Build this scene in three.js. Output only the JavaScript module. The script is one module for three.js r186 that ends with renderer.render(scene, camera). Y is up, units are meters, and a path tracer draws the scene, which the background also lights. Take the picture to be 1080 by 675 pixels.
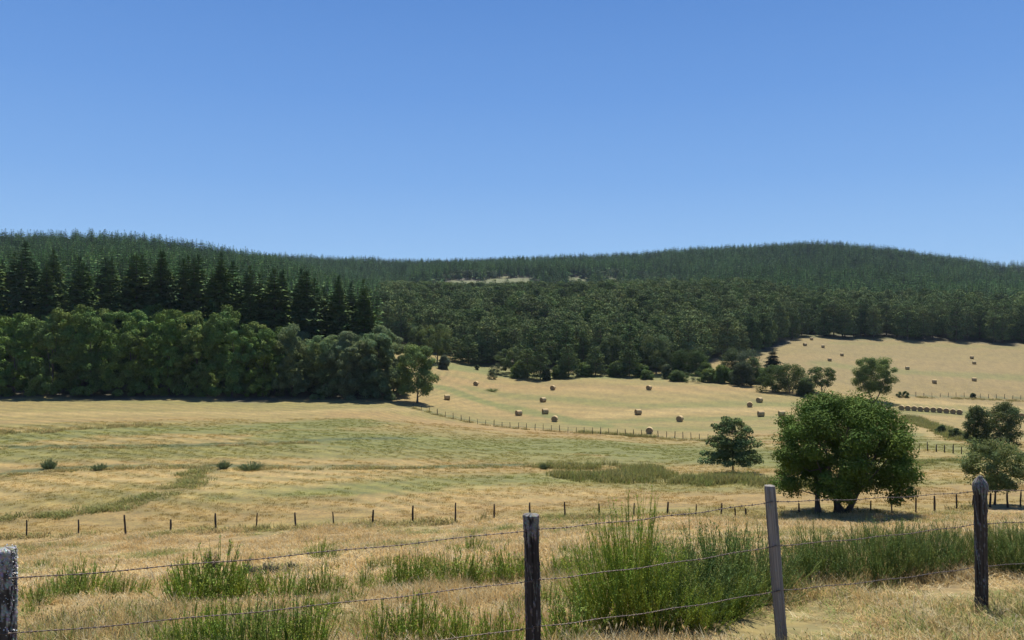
import * as THREE from 'three';

// ---------- camera, sky, sun, exposure ----------
const scene = new THREE.Scene();
const camera = new THREE.PerspectiveCamera(44.94, 1024 / 640, 0.1, 6000);
camera.position.set(0, 0, 0);                       // eye of someone standing on the road verge; the verge lies 1.65 m lower
camera.lookAt(0, 0, -10);

function clearSky() {
  // cloudless summer air: colour depends on the height above the horizon only
  const W = 64, H = 512, data = new Float32Array(W * H * 4);
  const stops = [[-90, [.1995, .3045, .434]], [0, [.1995, .3045, .434]], [4.5, [.1554, .2695, .4375]], [10, [.1071, .2121, .406]], [16, [.077, .1701, .371]], [23, [.0553, .1344, .3255]], [40, [.035, .0945, .2604]], [90, [.0238, .07, .217]]];
  for (let j = 0; j < H; j++) {
    const e = ((j + .5) / H - .5) * 180;
    let k = 0; while (k < stops.length - 2 && e > stops[k + 1][0]) k++;
    const [e0, a] = stops[k], [e1, b] = stops[k + 1], t = Math.min(1, Math.max(0, (e - e0) / (e1 - e0)));
    for (let i = 0; i < W; i++) { const o = (j * W + i) * 4; for (let c = 0; c < 3; c++) data[o + c] = a[c] + (b[c] - a[c]) * t; data[o + 3] = 1; }
  }
  const tex = new THREE.DataTexture(data, W, H, THREE.RGBAFormat, THREE.FloatType);
  tex.mapping = THREE.EquirectangularReflectionMapping; tex.magFilter = tex.minFilter = THREE.LinearFilter; tex.needsUpdate = true;
  return tex;
}
scene.background = clearSky();
scene.environment = scene.background;

const sun = new THREE.DirectionalLight(new THREE.Color(1, .945, .85), 4.4);
sun.position.set(28, 190, -100); sun.target.position.set(0, 0, 0);     // high noon sun, in front of the viewer and a little to the right
sun.castShadow = true; sun.shadow.mapSize.set(4096, 4096);
Object.assign(sun.shadow.camera, { left: -260, right: 260, top: 260, bottom: -260, near: 1, far: 900 });
scene.add(sun, sun.target);

const renderer = new THREE.WebGLRenderer({ antialias: true });
renderer.setSize(1024, 640);
renderer.toneMapping = THREE.LinearToneMapping;
renderer.toneMappingExposure = 2.0;
renderer.shadowMap.enabled = true;
scene.fog = new THREE.FogExp2(new THREE.Color(.66, .83, 1), .00006);      // thin summer haze over the far hills

// survey of the valley: ground height by bearing (degrees) and distance (metres) from the roadside
const BEARINGS = [-33.5,-26.68,-22.62,-18.31,-9.74,-5.25,0.0,5.6,11.09,16.39,20.8,24.97,29.41,33.5];
const RANGES = [0,2,4,5.5,7,9,13,20,32,46,56,66,80,100,120,135,150,170,190,210,230,250,280,310,345,400,500,650,800,1000,1200,1500,2600];
const HEIGHTS = [
  [-1.65,-1.89,-2.35,-2.72,-3.02,-3.39,-4.18,-5.8,-8.58,-11.78,-12.99,-13.41,-13.71,-13.91,-14.14,-14.58,-14.85,-15.04,-14.92,-12.73,-9.91,-6.29,-1.72,2.18,6.34,12.17,22.2,39.65,60.22,67.35,59.27,48.13,21.53],
  [-1.65,-1.91,-2.39,-2.75,-3.06,-3.46,-4.33,-6.01,-8.94,-12.07,-12.98,-13.38,-13.83,-14.17,-14.53,-14.79,-14.94,-15.18,-13.55,-10.73,-6.94,-3.41,0.93,4.85,9.09,15.0,25.71,42.48,63.92,60.18,57.04,51.81,19.41],
  [-1.65,-1.92,-2.4,-2.75,-3.08,-3.5,-4.4,-6.09,-9.11,-12.18,-12.97,-13.39,-13.98,-14.33,-14.74,-14.99,-15.16,-15.19,-12.7,-9.72,-6.29,-3.35,0.62,4.27,8.18,13.67,23.92,40.0,58.78,58.12,63.42,63.21,18.82],
  [-1.65,-1.93,-2.41,-2.76,-3.09,-3.53,-4.46,-6.15,-9.24,-12.23,-12.94,-13.43,-14.14,-14.61,-15.09,-15.38,-15.54,-15.12,-12.96,-10.2,-7.22,-4.84,-1.62,1.4,4.82,9.94,20.14,35.83,49.58,59.9,79.81,73.82,17.31],
  [-1.65,-1.94,-2.39,-2.75,-3.1,-3.56,-4.52,-6.19,-9.28,-12.08,-12.77,-13.41,-14.34,-15.21,-15.79,-15.85,-15.91,-15.08,-13.48,-12.02,-10.45,-8.72,-6.03,-3.57,-0.97,2.66,7.6,17.26,31.73,56.32,78.71,67.05,11.91],
  [-1.65,-1.95,-2.38,-2.73,-3.09,-3.56,-4.52,-6.16,-9.25,-12.02,-12.71,-13.42,-14.5,-15.63,-16.52,-17.12,-17.06,-16.61,-15.87,-14.4,-13.07,-12.16,-10.26,-7.86,-3.93,1.88,6.91,12.85,42.45,59.63,78.98,66.3,10.56],
  [-1.65,-1.95,-2.35,-2.7,-3.06,-3.55,-4.49,-6.1,-9.13,-11.87,-12.62,-13.44,-14.75,-16.24,-17.57,-18.45,-18.9,-18.67,-17.87,-16.69,-15.36,-13.53,-9.51,-5.94,-2.44,2.0,7.0,13.0,43.0,62.0,83.0,70.0,10.0],
  [-1.65,-1.93,-2.32,-2.66,-3.01,-3.46,-4.38,-6.0,-8.94,-11.73,-12.68,-13.6,-14.92,-16.45,-17.98,-18.93,-19.09,-18.6,-17.49,-16.33,-15.28,-13.75,-9.81,-6.03,-2.03,2.89,6.91,12.83,42.29,63.48,86.96,74.35,10.72],
  [-1.65,-1.91,-2.28,-2.6,-2.94,-3.35,-4.23,-5.87,-8.67,-11.48,-12.68,-13.69,-15.02,-16.58,-18.41,-19.05,-19.09,-18.43,-17.3,-16.38,-15.35,-13.73,-10.16,-6.52,-2.33,3.44,8.54,16.16,40.8,65.84,91.43,79.54,13.02],
  [-1.65,-1.89,-2.23,-2.54,-2.87,-3.24,-4.06,-5.69,-8.47,-11.31,-12.46,-13.37,-14.58,-16.07,-17.57,-18.39,-18.67,-18.44,-17.64,-16.85,-15.92,-14.86,-12.57,-9.68,-5.25,2.18,10.36,23.25,40.61,68.32,96.47,86.14,16.97],
  [-1.65,-1.87,-2.19,-2.48,-2.79,-3.14,-3.89,-5.51,-8.23,-11.08,-12.22,-13.06,-14.24,-15.58,-16.82,-17.63,-18.04,-18.33,-18.02,-17.31,-16.2,-15.08,-12.52,-9.58,-6.84,-2.37,6.65,21.13,39.28,68.9,98.85,94.98,22.22],
  [-1.65,-1.86,-2.14,-2.41,-2.71,-3.05,-3.71,-5.3,-7.95,-10.8,-12.01,-12.82,-13.95,-15.34,-16.63,-17.61,-18.44,-19.47,-19.66,-19.2,-17.58,-16.27,-14.43,-11.74,-8.52,-3.64,5.31,18.62,34.49,61.67,90.05,94.08,26.63],
  [-1.65,-1.83,-2.09,-2.34,-2.61,-2.94,-3.51,-5.04,-7.56,-10.35,-11.71,-12.54,-13.62,-14.98,-16.2,-17.23,-18.21,-19.25,-20.04,-20.14,-19.46,-17.57,-15.84,-13.76,-10.62,-5.41,3.33,14.55,27.11,49.95,74.0,85.95,29.86],
  [-1.65,-1.81,-2.04,-2.26,-2.52,-2.85,-3.3,-4.76,-7.16,-9.82,-11.28,-12.21,-13.34,-14.84,-16.12,-17.17,-18.23,-19.41,-20.38,-20.77,-20.81,-19.22,-17.41,-15.54,-12.71,-7.86,0.62,11.38,21.63,39.19,55.57,79.96,33.07]];
// swards of the mown fields: [kind, half width, strength, x, z, x, z ...]
const SWARDS = [
  ['green',6,0.86,[-59.77,-90.32,-56.07,-95.32,-50.86,-98.81,-42.09,-101.01,-28.84,-112.07,-20.79,-121.15]],
  ['straw',3,0.69,[-80.33,-121.39,-63.24,-122.86,-38.14,-129.67,-18.82,-139.62]],
  ['tan',4,0.57,[-71.97,-108.76,-61.56,-111.62,-47.83,-114.79]],
  ['green',6,0.69,[-51.86,-78.37,-24.87,-84.56,2.07,-84.56,10.12,-82.55]],
  ['green',10,0.92,[-25.13,-97.64,-16.49,-96.09,-2.36,-96.47,12.01,-98.03,26.83,-84.22]],
  ['green',5,0.69,[2.61,-106.61,18.4,-107.25,26.55,-94.19]],
  ['dark',1.9,0.98,[-34.3,-51.83,-30.92,-52.56,-28.48,-54.05,-27.05,-56.59,-26.35,-60.57,-27.31,-66.13,-29.17,-71.06]],
  ['dark',1.3,0.92,[-55.51,-83.88,-44.05,-85.57,-36.3,-87.13,-30.06,-90.86,-24.19,-94.0,-13.56,-100.61]],
  ['dark',1.2,0.92,[-45.1,-68.14,-42.94,-70.08,-38.05,-72.21,-27.08,-73.67,-18.81,-73.08,-8.14,-73.81,2.86,-77.9]],
  ['green',5,0.63,[-21.16,-55.69,-15.04,-58.43,-8.77,-59.61,0.0,-63.29]],
  ['straw',6,0.69,[-24.72,-63.04,-22.19,-67.06,-16.47,-67.2]],
  ['straw',5,0.8,[-38.39,-62.66,-34.92,-66.26,-31.8,-68.28]],
  ['tan',5,0.86,[-4.24,-49.4,1.29,-52.56,6.68,-54.48,17.36,-54.48,28.61,-55.58,37.82,-57.16]],
  ['tan',6,0.69,[-32.69,-49.4,-25.99,-50.5,-15.15,-51.52,-5.76,-52.24]],
  ['straw',5,0.57,[-6.45,-52.66,-2.71,-55.25,4.17,-56.7]],
  ['tan',7,0.8,[-25.02,-127.61,-13.91,-126.09,-1.55,-126.34,9.02,-122.61]],
  ['green',3.5,0.86,[-17.87,-186.91,-8.58,-174.98,3.98,-162.51,12.54,-146.18,16.94,-138.23]],
  ['green',4,0.63,[-9.38,-191.44,11.05,-180.3,28.85,-168.13,50.45,-171.52,65.02,-165.79]],
  ['green',4,0.69,[12.29,-143.29,33.09,-150.03,45.33,-147.95,56.87,-145.02]],
  ['straw',4,0.69,[19.14,-156.15,35.49,-160.9,51.78,-162.51]],
  ['tan',5,0.69,[-14.89,-202.46,14.68,-199.65,37.61,-191.83,59.36,-193.75]],
  ['green',3,0.57,[25.01,-136.04,35.88,-133.08,45.99,-129.41]],
  ['tan',3,0.69,[35.92,-122.12,41.37,-116.41]],
  ['bank',7,1,[-19.42,-226.43,-5.64,-230.07,5.44,-221.95,26.71,-217.99,47.04,-213.25]],
  ['bank',6,0.92,[48.47,-219.74,61.2,-217.12,69.3,-209.45]],
  ['green',7,0.57,[99.78,-246.74,113.99,-238.5,132.05,-234.25,155.02,-234.25]],
  ['green',5,0.34,[125.29,-300.71,157.9,-306.78,201.4,-304.33]],
  ['green',6,0.75,[55.75,-116.64,53.28,-98.81,54.36,-88.71,55.73,-84.22]],
  ['straw',4,0.69,[66.6,-139.34,64.23,-121.88,61.4,-106.61]],
  ['straw',3,0.92,[90.71,-185.05,104.73,-185.79,121.48,-183.58]],
  ['green',4,0.69,[36.84,-75.15,44.0,-78.06,49.04,-74.11]],
  ['straw',3,0.57,[33.77,-65.61,39.61,-67.33,43.07,-65.08]],
  ['dark',1.0,0.69,[97.94,-194.92,110.98,-196.87,131.59,-198.85]],
  ['dark',1.6,0.57,[82.32,-161.86,75.28,-139.62,67.27,-118.05,61.96,-105.34]],
  ['bank',4,0.69,[3.22,-65.74,9.43,-69.94,15.3,-69.38,23.76,-62.53]],
  ['tan',2.5,0.69,[28.92,-107.25,33.97,-106.61,38.14,-100.41]],
  ['dark',0.8,0.69,[-19.43,-144.15,-11.88,-138.51,-1.62,-132.28,9.52,-129.41,22.12,-125.34,29.78,-115.71]]];
const BALES = [[-13.73,-163.82,80],[-9.17,-196.87,20],[1.32,-153.67,60],[7.0,-174.63,50],[6.68,-155.83,70],[7.97,-144.44,10],[10.23,-194.14,20],[25.2,-154.59,60],[33.56,-189.54,30],[22.81,-128.38,5],[31.58,-145.6,20],[36.66,-134.15,20],[54.53,-170.49,35],[50.43,-164.14,0],[47.59,-147.95,70],[50.97,-146.18,75],[109.41,-288.93,60],[119.28,-308.0,85],[114.52,-284.91,85],[104.17,-253.74,80],[113.98,-267.27,85],[124.09,-242.83,80],[118.07,-216.26,85],[162.38,-273.21,80],[155.89,-260.94,85],[132.86,-222.39,80]];
const BALE_LINE = [[86.05,-170.84],[86.86,-170.15],[87.67,-169.48],[88.64,-169.14],[89.43,-168.46],[90.22,-167.79],[91.18,-167.46],[91.95,-166.79],[92.71,-166.12],[93.65,-165.79],[94.4,-165.13],[95.34,-164.8]];
const BALE_LINE_EAST = [[99.57,-163.82],[100.38,-163.16],[101.37,-162.84],[105.33,-161.86],[106.1,-161.22]];
const ROADSIDE_POSTS = [[-3.03,-4.62],[0.17,-5.7],[2.36,-6.7],[4.69,-7.72]];
const VALLEY_POSTS = [[-28.84,-45.97,1.03],[-26.06,-46.53,0.82],[-22.79,-45.7,1.2],[-20.57,-46.62,0.71],[-17.65,-46.16,0.98],[-15.18,-45.88,0.98],[-12.87,-46.06,0.92],[-10.61,-46.06,0.87],[-8.25,-45.79,0.92],[-5.92,-45.97,1.03],[-3.37,-45.88,1.14],[-1.09,-46.71,0.82],[1.07,-45.88,0.98],[3.15,-45.88,0.98],[5.15,-45.7,0.8],[7.17,-45.7,0.8],[9.18,-45.7,0.8],[10.95,-46.06,0.64],[12.2,-45.06,0.79],[12.8,-44.26,0.67],[13.45,-44.44,0.56],[16.77,-45.15,0.74],[18.81,-45.15,0.74],[21.08,-45.51,0.75],[22.37,-45.51,0.8],[23.76,-45.51,0.86],[25.18,-46.06,0.92],[26.58,-46.25,0.93],[27.71,-46.53,0.82],[28.85,-46.71,0.88],[29.82,-46.53,0.93],[30.62,-46.62,0.93]];
const BALE_FIELD_POSTS = [[-18.3,-143.58],[-16.65,-142.15],[-15.01,-140.46],[-13.4,-138.78],[-11.85,-137.4],[-10.34,-136.31],[-8.85,-135.22],[-7.37,-133.88],[-5.93,-133.08],[-4.5,-132.28],[-3.09,-131.49],[-1.69,-130.45],[-0.3,-130.19],[1.08,-129.93],[2.45,-129.67],[3.82,-129.41],[5.18,-128.89],[6.52,-128.38],[7.85,-127.87],[9.16,-127.1],[10.49,-126.85],[11.79,-126.34],[13.08,-125.84],[14.39,-125.59],[15.69,-125.34],[16.99,-125.09],[18.29,-124.84],[19.54,-124.34],[20.82,-124.09],[22.05,-123.6],[23.27,-123.1],[24.48,-122.61],[25.58,-121.64],[26.61,-120.43],[27.5,-118.76],[28.36,-117.11],[29.14,-115.25],[29.88,-113.42]];
const PASTURE_POSTS = [[47.08,-93.25],[47.33,-91.77],[47.56,-90.32],[47.86,-89.06],[48.15,-87.83],[48.81,-87.3],[49.37,-86.61],[50.01,-86.09]];
const UPPER_POSTS = [[101.96,-195.31],[104.2,-195.7],[106.46,-196.09],[108.93,-196.87],[111.21,-197.27],[113.49,-197.66],[115.78,-198.06],[117.84,-198.06],[119.91,-198.06],[122.21,-198.45],[124.28,-198.45],[126.35,-198.45],[128.16,-198.06],[130.22,-198.06],[132.02,-197.66]];
const SPOTS = {
  ash: [19.53,-45.79,7.2,9.0],
  pine: [20.41,-71.49,5.0,4.7],
  pair: [86.8,-185.42,10.9,10.5],
  round: [75.65,-188.78,6.7,7.2],
  roundbush: [63.75,-189.16,6.0,7.4],
  roundbush2: [67.07,-186.16,6.6,7.8],
  smallbush: [69.05,-181.75,4.0,3.6],
  sapling: [30.02,-48.13,4.2,3.9],
  willow1: [52.64,-87.48,5.6,3.4],
  willow2: [56.87,-89.24,6.1,4.4],
  pale: [-22.32,-230.53,12.1,10.7],
  pale2: [-30.85,-254.25,9.3,6.2],
  shrubpale: [-19.35,-219.3,3.5,3.0],
  edgebroad: [0.0,-226.43,8.0,10.5],
  edgebroad2: [41.67,-223.73,11.5,9.3],
  edgebroad3: [29.43,-228.7,11.2,8.4],
  hedge1: [48.14,-221.95,6.5,6.0],
  hedge2: [53.14,-222.39,6.8,6.0],
  hedgelow: [48.31,-205.31,2.8,6.5],
  ball: [42.6,-213.25,3.7,2.6],
  clump1: [60.51,-212.83,7.8,6.3],
  clump2: [63.53,-209.03,7.7,6.7],
  clump3: [59.33,-199.25,5.6,4.9],
  clump4: [57.36,-216.69,2.7,5.8],
  juniper: [76.92,-228.24,7.0,6.7],
  ballet: [9.33,-211.56,3.1,2.1],
  low1: [-4.64,-222.84,3.0,3.8],
  low2: [-5.47,-212.4,2.6,2.3],
  low3: [-10.35,-228.24,1.4,1.4],
  low4: [-4.9,-190.3,0.9,3.7],
  ditch1: [-42.84,-71.63,1.1,1.4],
  ditch2: [-37.96,-71.21,0.7,1.6],
  ditch3: [-27.01,-72.5,0.9,1.3],
  ditch4: [-24.24,-71.92,0.9,2.5],
  wall1: [64.11,-115.48,1.3,1.4],
  wall2: [61.14,-106.61,1.3,1.8],
  field1: [97.87,-193.36,1.5,3.3],
  field2: [117.72,-197.66,1.2,1.2],
  corner: [3.09,-74.11,0.6,0.9]};
const EDGE_SCRUB = [[4.24,-216.26,8.0,5.3],[7.86,-213.68,9.4,5.2],[13.17,-214.96,3.7,4.7],[15.9,-216.26,9.0,5.8],[20.3,-217.99,3.7,5.3],[23.74,-220.18,8.1,5.9],[29.86,-217.56,4.3,6.4],[33.06,-217.56,9.6,5.9],[35.9,-215.39,3.7,4.8],[36.74,-211.13,2.6,3.6],[44.13,-206.96,3.0,4.6],[52.54,-206.13,3.5,5.1],[55.63,-204.49,4.5,4.5],[58.42,-202.86,3.5,4.5],[64.16,-205.31,6.5,4.5],[65.65,-203.67,4.0,4.0],[-17.85,-242.83,7.1,6.0],[-13.5,-239.45,8.8,7.0],[-9.52,-242.83,6.5,6.0],[2.14,-218.43,4.3,5.4],[54.61,-218.43,3.7,4.3]];
const WOOD_FRONT = [[-107.11,-155.52,17.9,9.5],[-98.86,-153.36,18.2,9.8],[-91.15,-153.36,18.4,9.4],[-83.76,-154.29,17.8,9.1],[-76.47,-155.21,18.5,9.9],[-69.27,-156.15,18.6,8.8],[-63.53,-156.15,19.3,8.4],[-56.0,-154.9,17.5,8.7],[-50.13,-155.52,15.2,7.6],[-44.39,-156.15,14.5,8.0],[-37.93,-155.52,12.8,7.2],[-32.59,-154.59,13.3,8.3],[-26.93,-155.83,14.5,9.2],[-18.83,-153.67,12.1,7.9]];
const WOOD_BACK = [[-117.99,-166,17.6,9],[-109.85,-166,17.4,9],[-103.15,-167,17.3,9],[-93.99,-166,17.6,9],[-86.37,-167,17.9,9],[-77.3,-166,18.2,9],[-70.61,-167,17.7,9],[-63.47,-166,17.7,9],[-56.55,-166,15.9,9],[-50.15,-165,14.5,9],[-43.21,-164,13.4,9],[-37.78,-164,12.7,9],[-31.55,-164,13.5,9],[-24.97,-163,12.6,9]];
const SPRUCES = [[-120.29,-168.9,28.1],[-114.46,-169.37,30.0],[-108.37,-170.89,28.7],[-102.42,-170.35,26.6],[-95.67,-171.54,24.9],[-87.86,-169.17,24.0],[-84.06,-173.29,28.3],[-77.91,-171.71,28.9],[-71.13,-173.15,27.7],[-63.87,-169.58,27.7],[-57.83,-170.8,24.8],[-53.2,-173.31,26.2],[-44.73,-168.71,26.2],[-37.83,-169.88,23.4],[-32.56,-170.65,22.2],[-126.74,-178.04,25.6],[-121.47,-180.88,30.8],[-113.5,-180.44,30.9],[-104.76,-176.86,29.3],[-98.04,-176.94,26.3],[-92.11,-178.18,27.3],[-84.87,-176.82,27.1],[-80.7,-178.91,28.7],[-75.96,-179.0,26.9],[-68.69,-176.97,24.1],[-65.03,-180.28,26.9],[-57.88,-177.41,24.7],[-53.61,-181.04,25.6],[-45.14,-176.54,24.2],[-40.22,-178.32,22.9],[-34.29,-180.24,20.6],[-134.42,-186.06,27.3],[-127.4,-187.27,24.7],[-121.89,-189.45,27.6],[-117.46,-190.32,24.9],[-112.01,-190.44,25.6],[-104.05,-189.25,24.1],[-97.02,-187.4,22.1],[-90.3,-188.97,27.2],[-84.31,-188.64,25.6],[-75.89,-187.35,27.5],[-71.2,-189.87,26.5],[-63.83,-188.8,21.9],[-58.92,-188.89,24.0],[-49.71,-185.6,25.0],[-41.96,-186.99,24.1],[-36.37,-189.26,23.8],[-146.44,-199.98,25.7],[-139.75,-198.19,25.5],[-133.24,-199.62,25.4],[-127.76,-200.08,23.7],[-117.69,-196.03,23.9],[-109.87,-196.62,25.4],[-103.42,-196.96,25.2],[-98.22,-199.93,23.4],[-91.57,-200.47,21.2],[-83.74,-200.2,25.9],[-73.91,-196.76,27.7],[-66.79,-197.1,24.8],[-58.74,-197.16,23.6],[-53.55,-196.35,25.1],[-48.35,-198.71,20.6],[-40.73,-195.68,22.3],[-149.57,-206.52,24.2],[-146.78,-210.34,27.2],[-137.41,-208.6,23.1],[-133.41,-211.28,23.0],[-124.85,-210.7,22.2],[-117.72,-209.59,20.6],[-107.65,-206.76,23.3],[-102.45,-209.17,24.5],[-95.08,-210.83,19.8],[-86.71,-208.7,21.6],[-78.03,-206.86,21.8],[-71.24,-207.53,21.3],[-61.95,-206.87,23.0],[-56.07,-210.39,20.2],[-46.37,-207.21,23.5]];
const BROOM_BUSHES = [[0.89,-8.21,0.7],[1.08,-7.89,1.16],[1.26,-8.02,1.31],[1.42,-7.72,1.02],[1.67,-7.94,0.97],[1.99,-8.2,1.13],[2.33,-8.58,1.14],[2.69,-8.84,1.0],[3.02,-9.28,0.96],[1.87,-7.55,0.56],[2.29,-8.07,0.59],[3.59,-9.83,0.7],[3.9,-10.01,0.79],[4.18,-10.03,0.81],[4.4,-9.89,0.85],[4.66,-9.79,0.86],[4.97,-9.85,0.84],[5.26,-9.85,0.77],[5.56,-9.91,0.73],[5.73,-9.87,0.63],[4.85,-11.98,0.68],[5.78,-12.57,0.65],[6.12,-11.89,0.61],[6.84,-12.13,0.59],[6.07,-9.75,0.69],[6.14,-9.52,0.72],[6.37,-9.56,0.77],[6.89,-10.56,0.57]];
const BROOM_SHOOTS = {
  leftmost: [[-7.96,-12.54,0.34],[-7.44,-12.15,0.39],[-7.48,-12.67,0.47],[-7.54,-13.27,0.55],[-7.62,-13.95,0.65],[-6.86,-13.08,0.38],[-6.69,-13.32,0.36],[-6.32,-13.21,0.32]],
  dense: [[-5.27,-12.15,0.57],[-4.84,-11.6,0.63],[-4.79,-12.05,0.71],[-4.63,-12.27,0.75],[-4.31,-11.96,0.59],[-4.15,-12.17,0.45],[-3.9,-12.35,0.45],[-3.62,-12.3,0.48],[-3.27,-12.22,0.45],[-2.95,-12.15,0.48],[-2.79,-12.37,0.39]],
  middle: [[-2.56,-13.4,0.36],[-2.2,-13.0,0.41],[-1.86,-12.62,0.53],[-1.64,-12.85,0.57],[-1.41,-13.06,0.48],[-1.14,-13.29,0.55],[-0.86,-12.93,0.63],[-0.58,-13.13,0.48],[-0.29,-13.03,0.54],[0.0,-13.21,0.58],[0.26,-13.37,0.52],[0.83,-13.59,0.5],[1.08,-13.4,0.49],[1.33,-13.53,0.43]],
  front: [[-3.53,-7.91,0.43],[-3.28,-7.78,0.5],[-3.07,-7.67,0.51],[-2.81,-7.54,0.54],[-2.52,-7.4,0.6],[-2.29,-7.34,0.56],[-2.04,-7.3,0.59],[-1.89,-7.2,0.53],[-1.31,-7.51,0.42],[-1.14,-7.75,0.51],[-0.93,-7.61,0.58],[-0.67,-7.39,0.49],[-0.47,-7.43,0.44],[-0.25,-7.27,0.41],[-0.04,-7.21,0.44],[0.43,-7.06,0.52],[0.57,-7.1,0.63]],
  scattered: [[-6.74,-10.78,0.24],[-5.54,-10.76,0.21],[-4.73,-9.66,0.24],[-2.3,-9.37,0.3],[-1.91,-8.77,0.32],[-2.24,-11.08,0.3],[-2.48,-10.65,0.26],[0.33,-10.46,0.31],[0.46,-9.48,0.35],[0.74,-10.13,0.32],[0.86,-9.19,0.34],[0.09,-8.95,0.33],[-5.02,-9.31,0.3],[-5.78,-9.83,0.24]],
  upslope: [[-15.31,-25.35,0.37],[-5.49,-22.08,0.6],[-4.98,-21.6,0.37],[-1.57,-21.39,0.42],[-1.13,-22.04,0.54],[-0.71,-20.67,0.41],[-3.13,-17.27,0.3],[-2.72,-17.1,0.38],[-1.7,-15.79,0.43],[1.28,-19.35,0.33],[1.63,-18.45,0.41],[1.96,-15.98,0.31]]};
const GREY_BUSHES = [[-7.15,-18.34,0.6,0.4],[-5.64,-16.56,0.4,0.5],[-5.28,-16.83,0.4,0.5],[-5.06,-17.65,0.3,0.4]];
// strips of uncut grass: [half width, tufts per square metre, height, green, points]
const ROUGH = [
  [1.1,7,0.3,1,[-34.09,-51.52,-30.73,-52.24,-28.31,-53.72,-26.88,-56.25,-26.19,-60.2,-27.09,-65.61,-29.17,-71.06]],
  [0.5,6,0.3,0,[-55.07,-83.21,-43.7,-84.89,-36.01,-86.43,-29.77,-89.96,-23.95,-93.07]],
  [0.6,7,0.3,0,[-44.83,-67.74,-42.68,-69.66,-37.75,-71.63,-26.87,-73.08,-18.62,-72.35,-8.04,-72.93,2.82,-76.82]],
  [1.6,3,0.4,0,[-63.59,-96.09,-59.34,-98.81,-53.47,-103.88,-49.02,-108.11]],
  [3.4,8,0.7,1,[4.04,-66.0,8.43,-68.83,15.12,-68.55,18.8,-63.92]],
  [2.2,8,0.65,1,[3.18,-74.11,9.41,-76.82,14.97,-76.36]],
  [1.6,7,0.6,1,[18.99,-64.57,21.92,-61.67,23.75,-60.57]],
  [1.2,6,0.35,1,[36.05,-72.64,42.18,-78.22,45.5,-79.0]],
  [0.5,5,0.35,0,[-18.3,-143.58,-11.76,-137.13,-1.6,-130.19,9.35,-127.1,21.81,-123.6,29.36,-114.1]],
  [0.8,6,0.6,1,[10.97,-127.87,16.86,-125.09,22.49,-122.37]],
  [0.9,4,0.5,0,[96.96,-192.98,110.1,-195.31,131.23,-196.48]],
  [1.8,4,0.7,1,[80.59,-159.62,72.77,-134.95,64.89,-113.88,60.39,-102.23]],
  [0.5,6,0.35,0,[-30.42,-45.97,-22.66,-45.42,-12.77,-45.7,-3.35,-45.51,3.34,-45.42,8.85,-45.15,13.99,-43.91,20.04,-45.42,26.02,-46.16,30.79,-46.53]]];
// ---------- helpers ----------
const { sin, cos, PI, sqrt, floor, min, max, abs, hypot, exp, log, atan2 } = Math;
const V3 = THREE.Vector3, v3 = (x, y, z) => new V3(x, y, z);
const clamp = (x, a = 0, b = 1) => min(b, max(a, x)), lerp = (a, b, t) => a + (b - a) * t;
const smooth = (a, b, x) => { const t = clamp((x - a) / (b - a)); return t * t * (3 - 2 * t); };
function randomOf(seed) { let a = seed >>> 0; return () => { a = (a + 0x6D2B79F5) | 0; let t = Math.imul(a ^ (a >>> 15), 1 | a); t = (t + Math.imul(t ^ (t >>> 7), 61 | t)) ^ t; return ((t ^ (t >>> 14)) >>> 0) / 4294967296; }; }
function hash2(i, j) { let h = (Math.imul(i, 374761393) + Math.imul(j, 668265263)) | 0; h = Math.imul(h ^ (h >>> 13), 1274126177); return ((h ^ (h >>> 16)) >>> 0) / 4294967296; }
function noise(x, y) { const i = floor(x), j = floor(y), u = x - i, v = y - j, a = u * u * (3 - 2 * u), b = v * v * (3 - 2 * v); return lerp(lerp(hash2(i, j), hash2(i + 1, j), a), lerp(hash2(i, j + 1), hash2(i + 1, j + 1), a), b); }
function fbm(x, y, n = 4) { let s = 0, w = .5, t = 0; for (let k = 0; k < n; k++) { s += w * noise(x, y); t += w; x = x * 2.03 + 17.1; y = y * 2.03 - 9.7; w *= .5; } return s / t; }

const taken = {};
function numbered(name) { const n = taken[name] = (taken[name] ?? -1) + 1; return n ? `${name}_${String(n).padStart(3, '0')}` : name; }
function tag(o, label, category, group, kind) { o.userData = { label, category }; if (group) o.userData.group = group; if (kind) o.userData.kind = kind; return o; }
function meshOf(name, geometry, material, parent) { const m = new THREE.Mesh(geometry, material); m.name = name; m.castShadow = m.receiveShadow = true; if (parent) parent.add(m); return m; }
function put(o, x, z, sink = 0) { o.position.set(x, ground(x, z) - sink, z); scene.add(o); return o; }
function copyOf(proto, name) { const c = proto.clone(); c.name = numbered(name); return c; }

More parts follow.
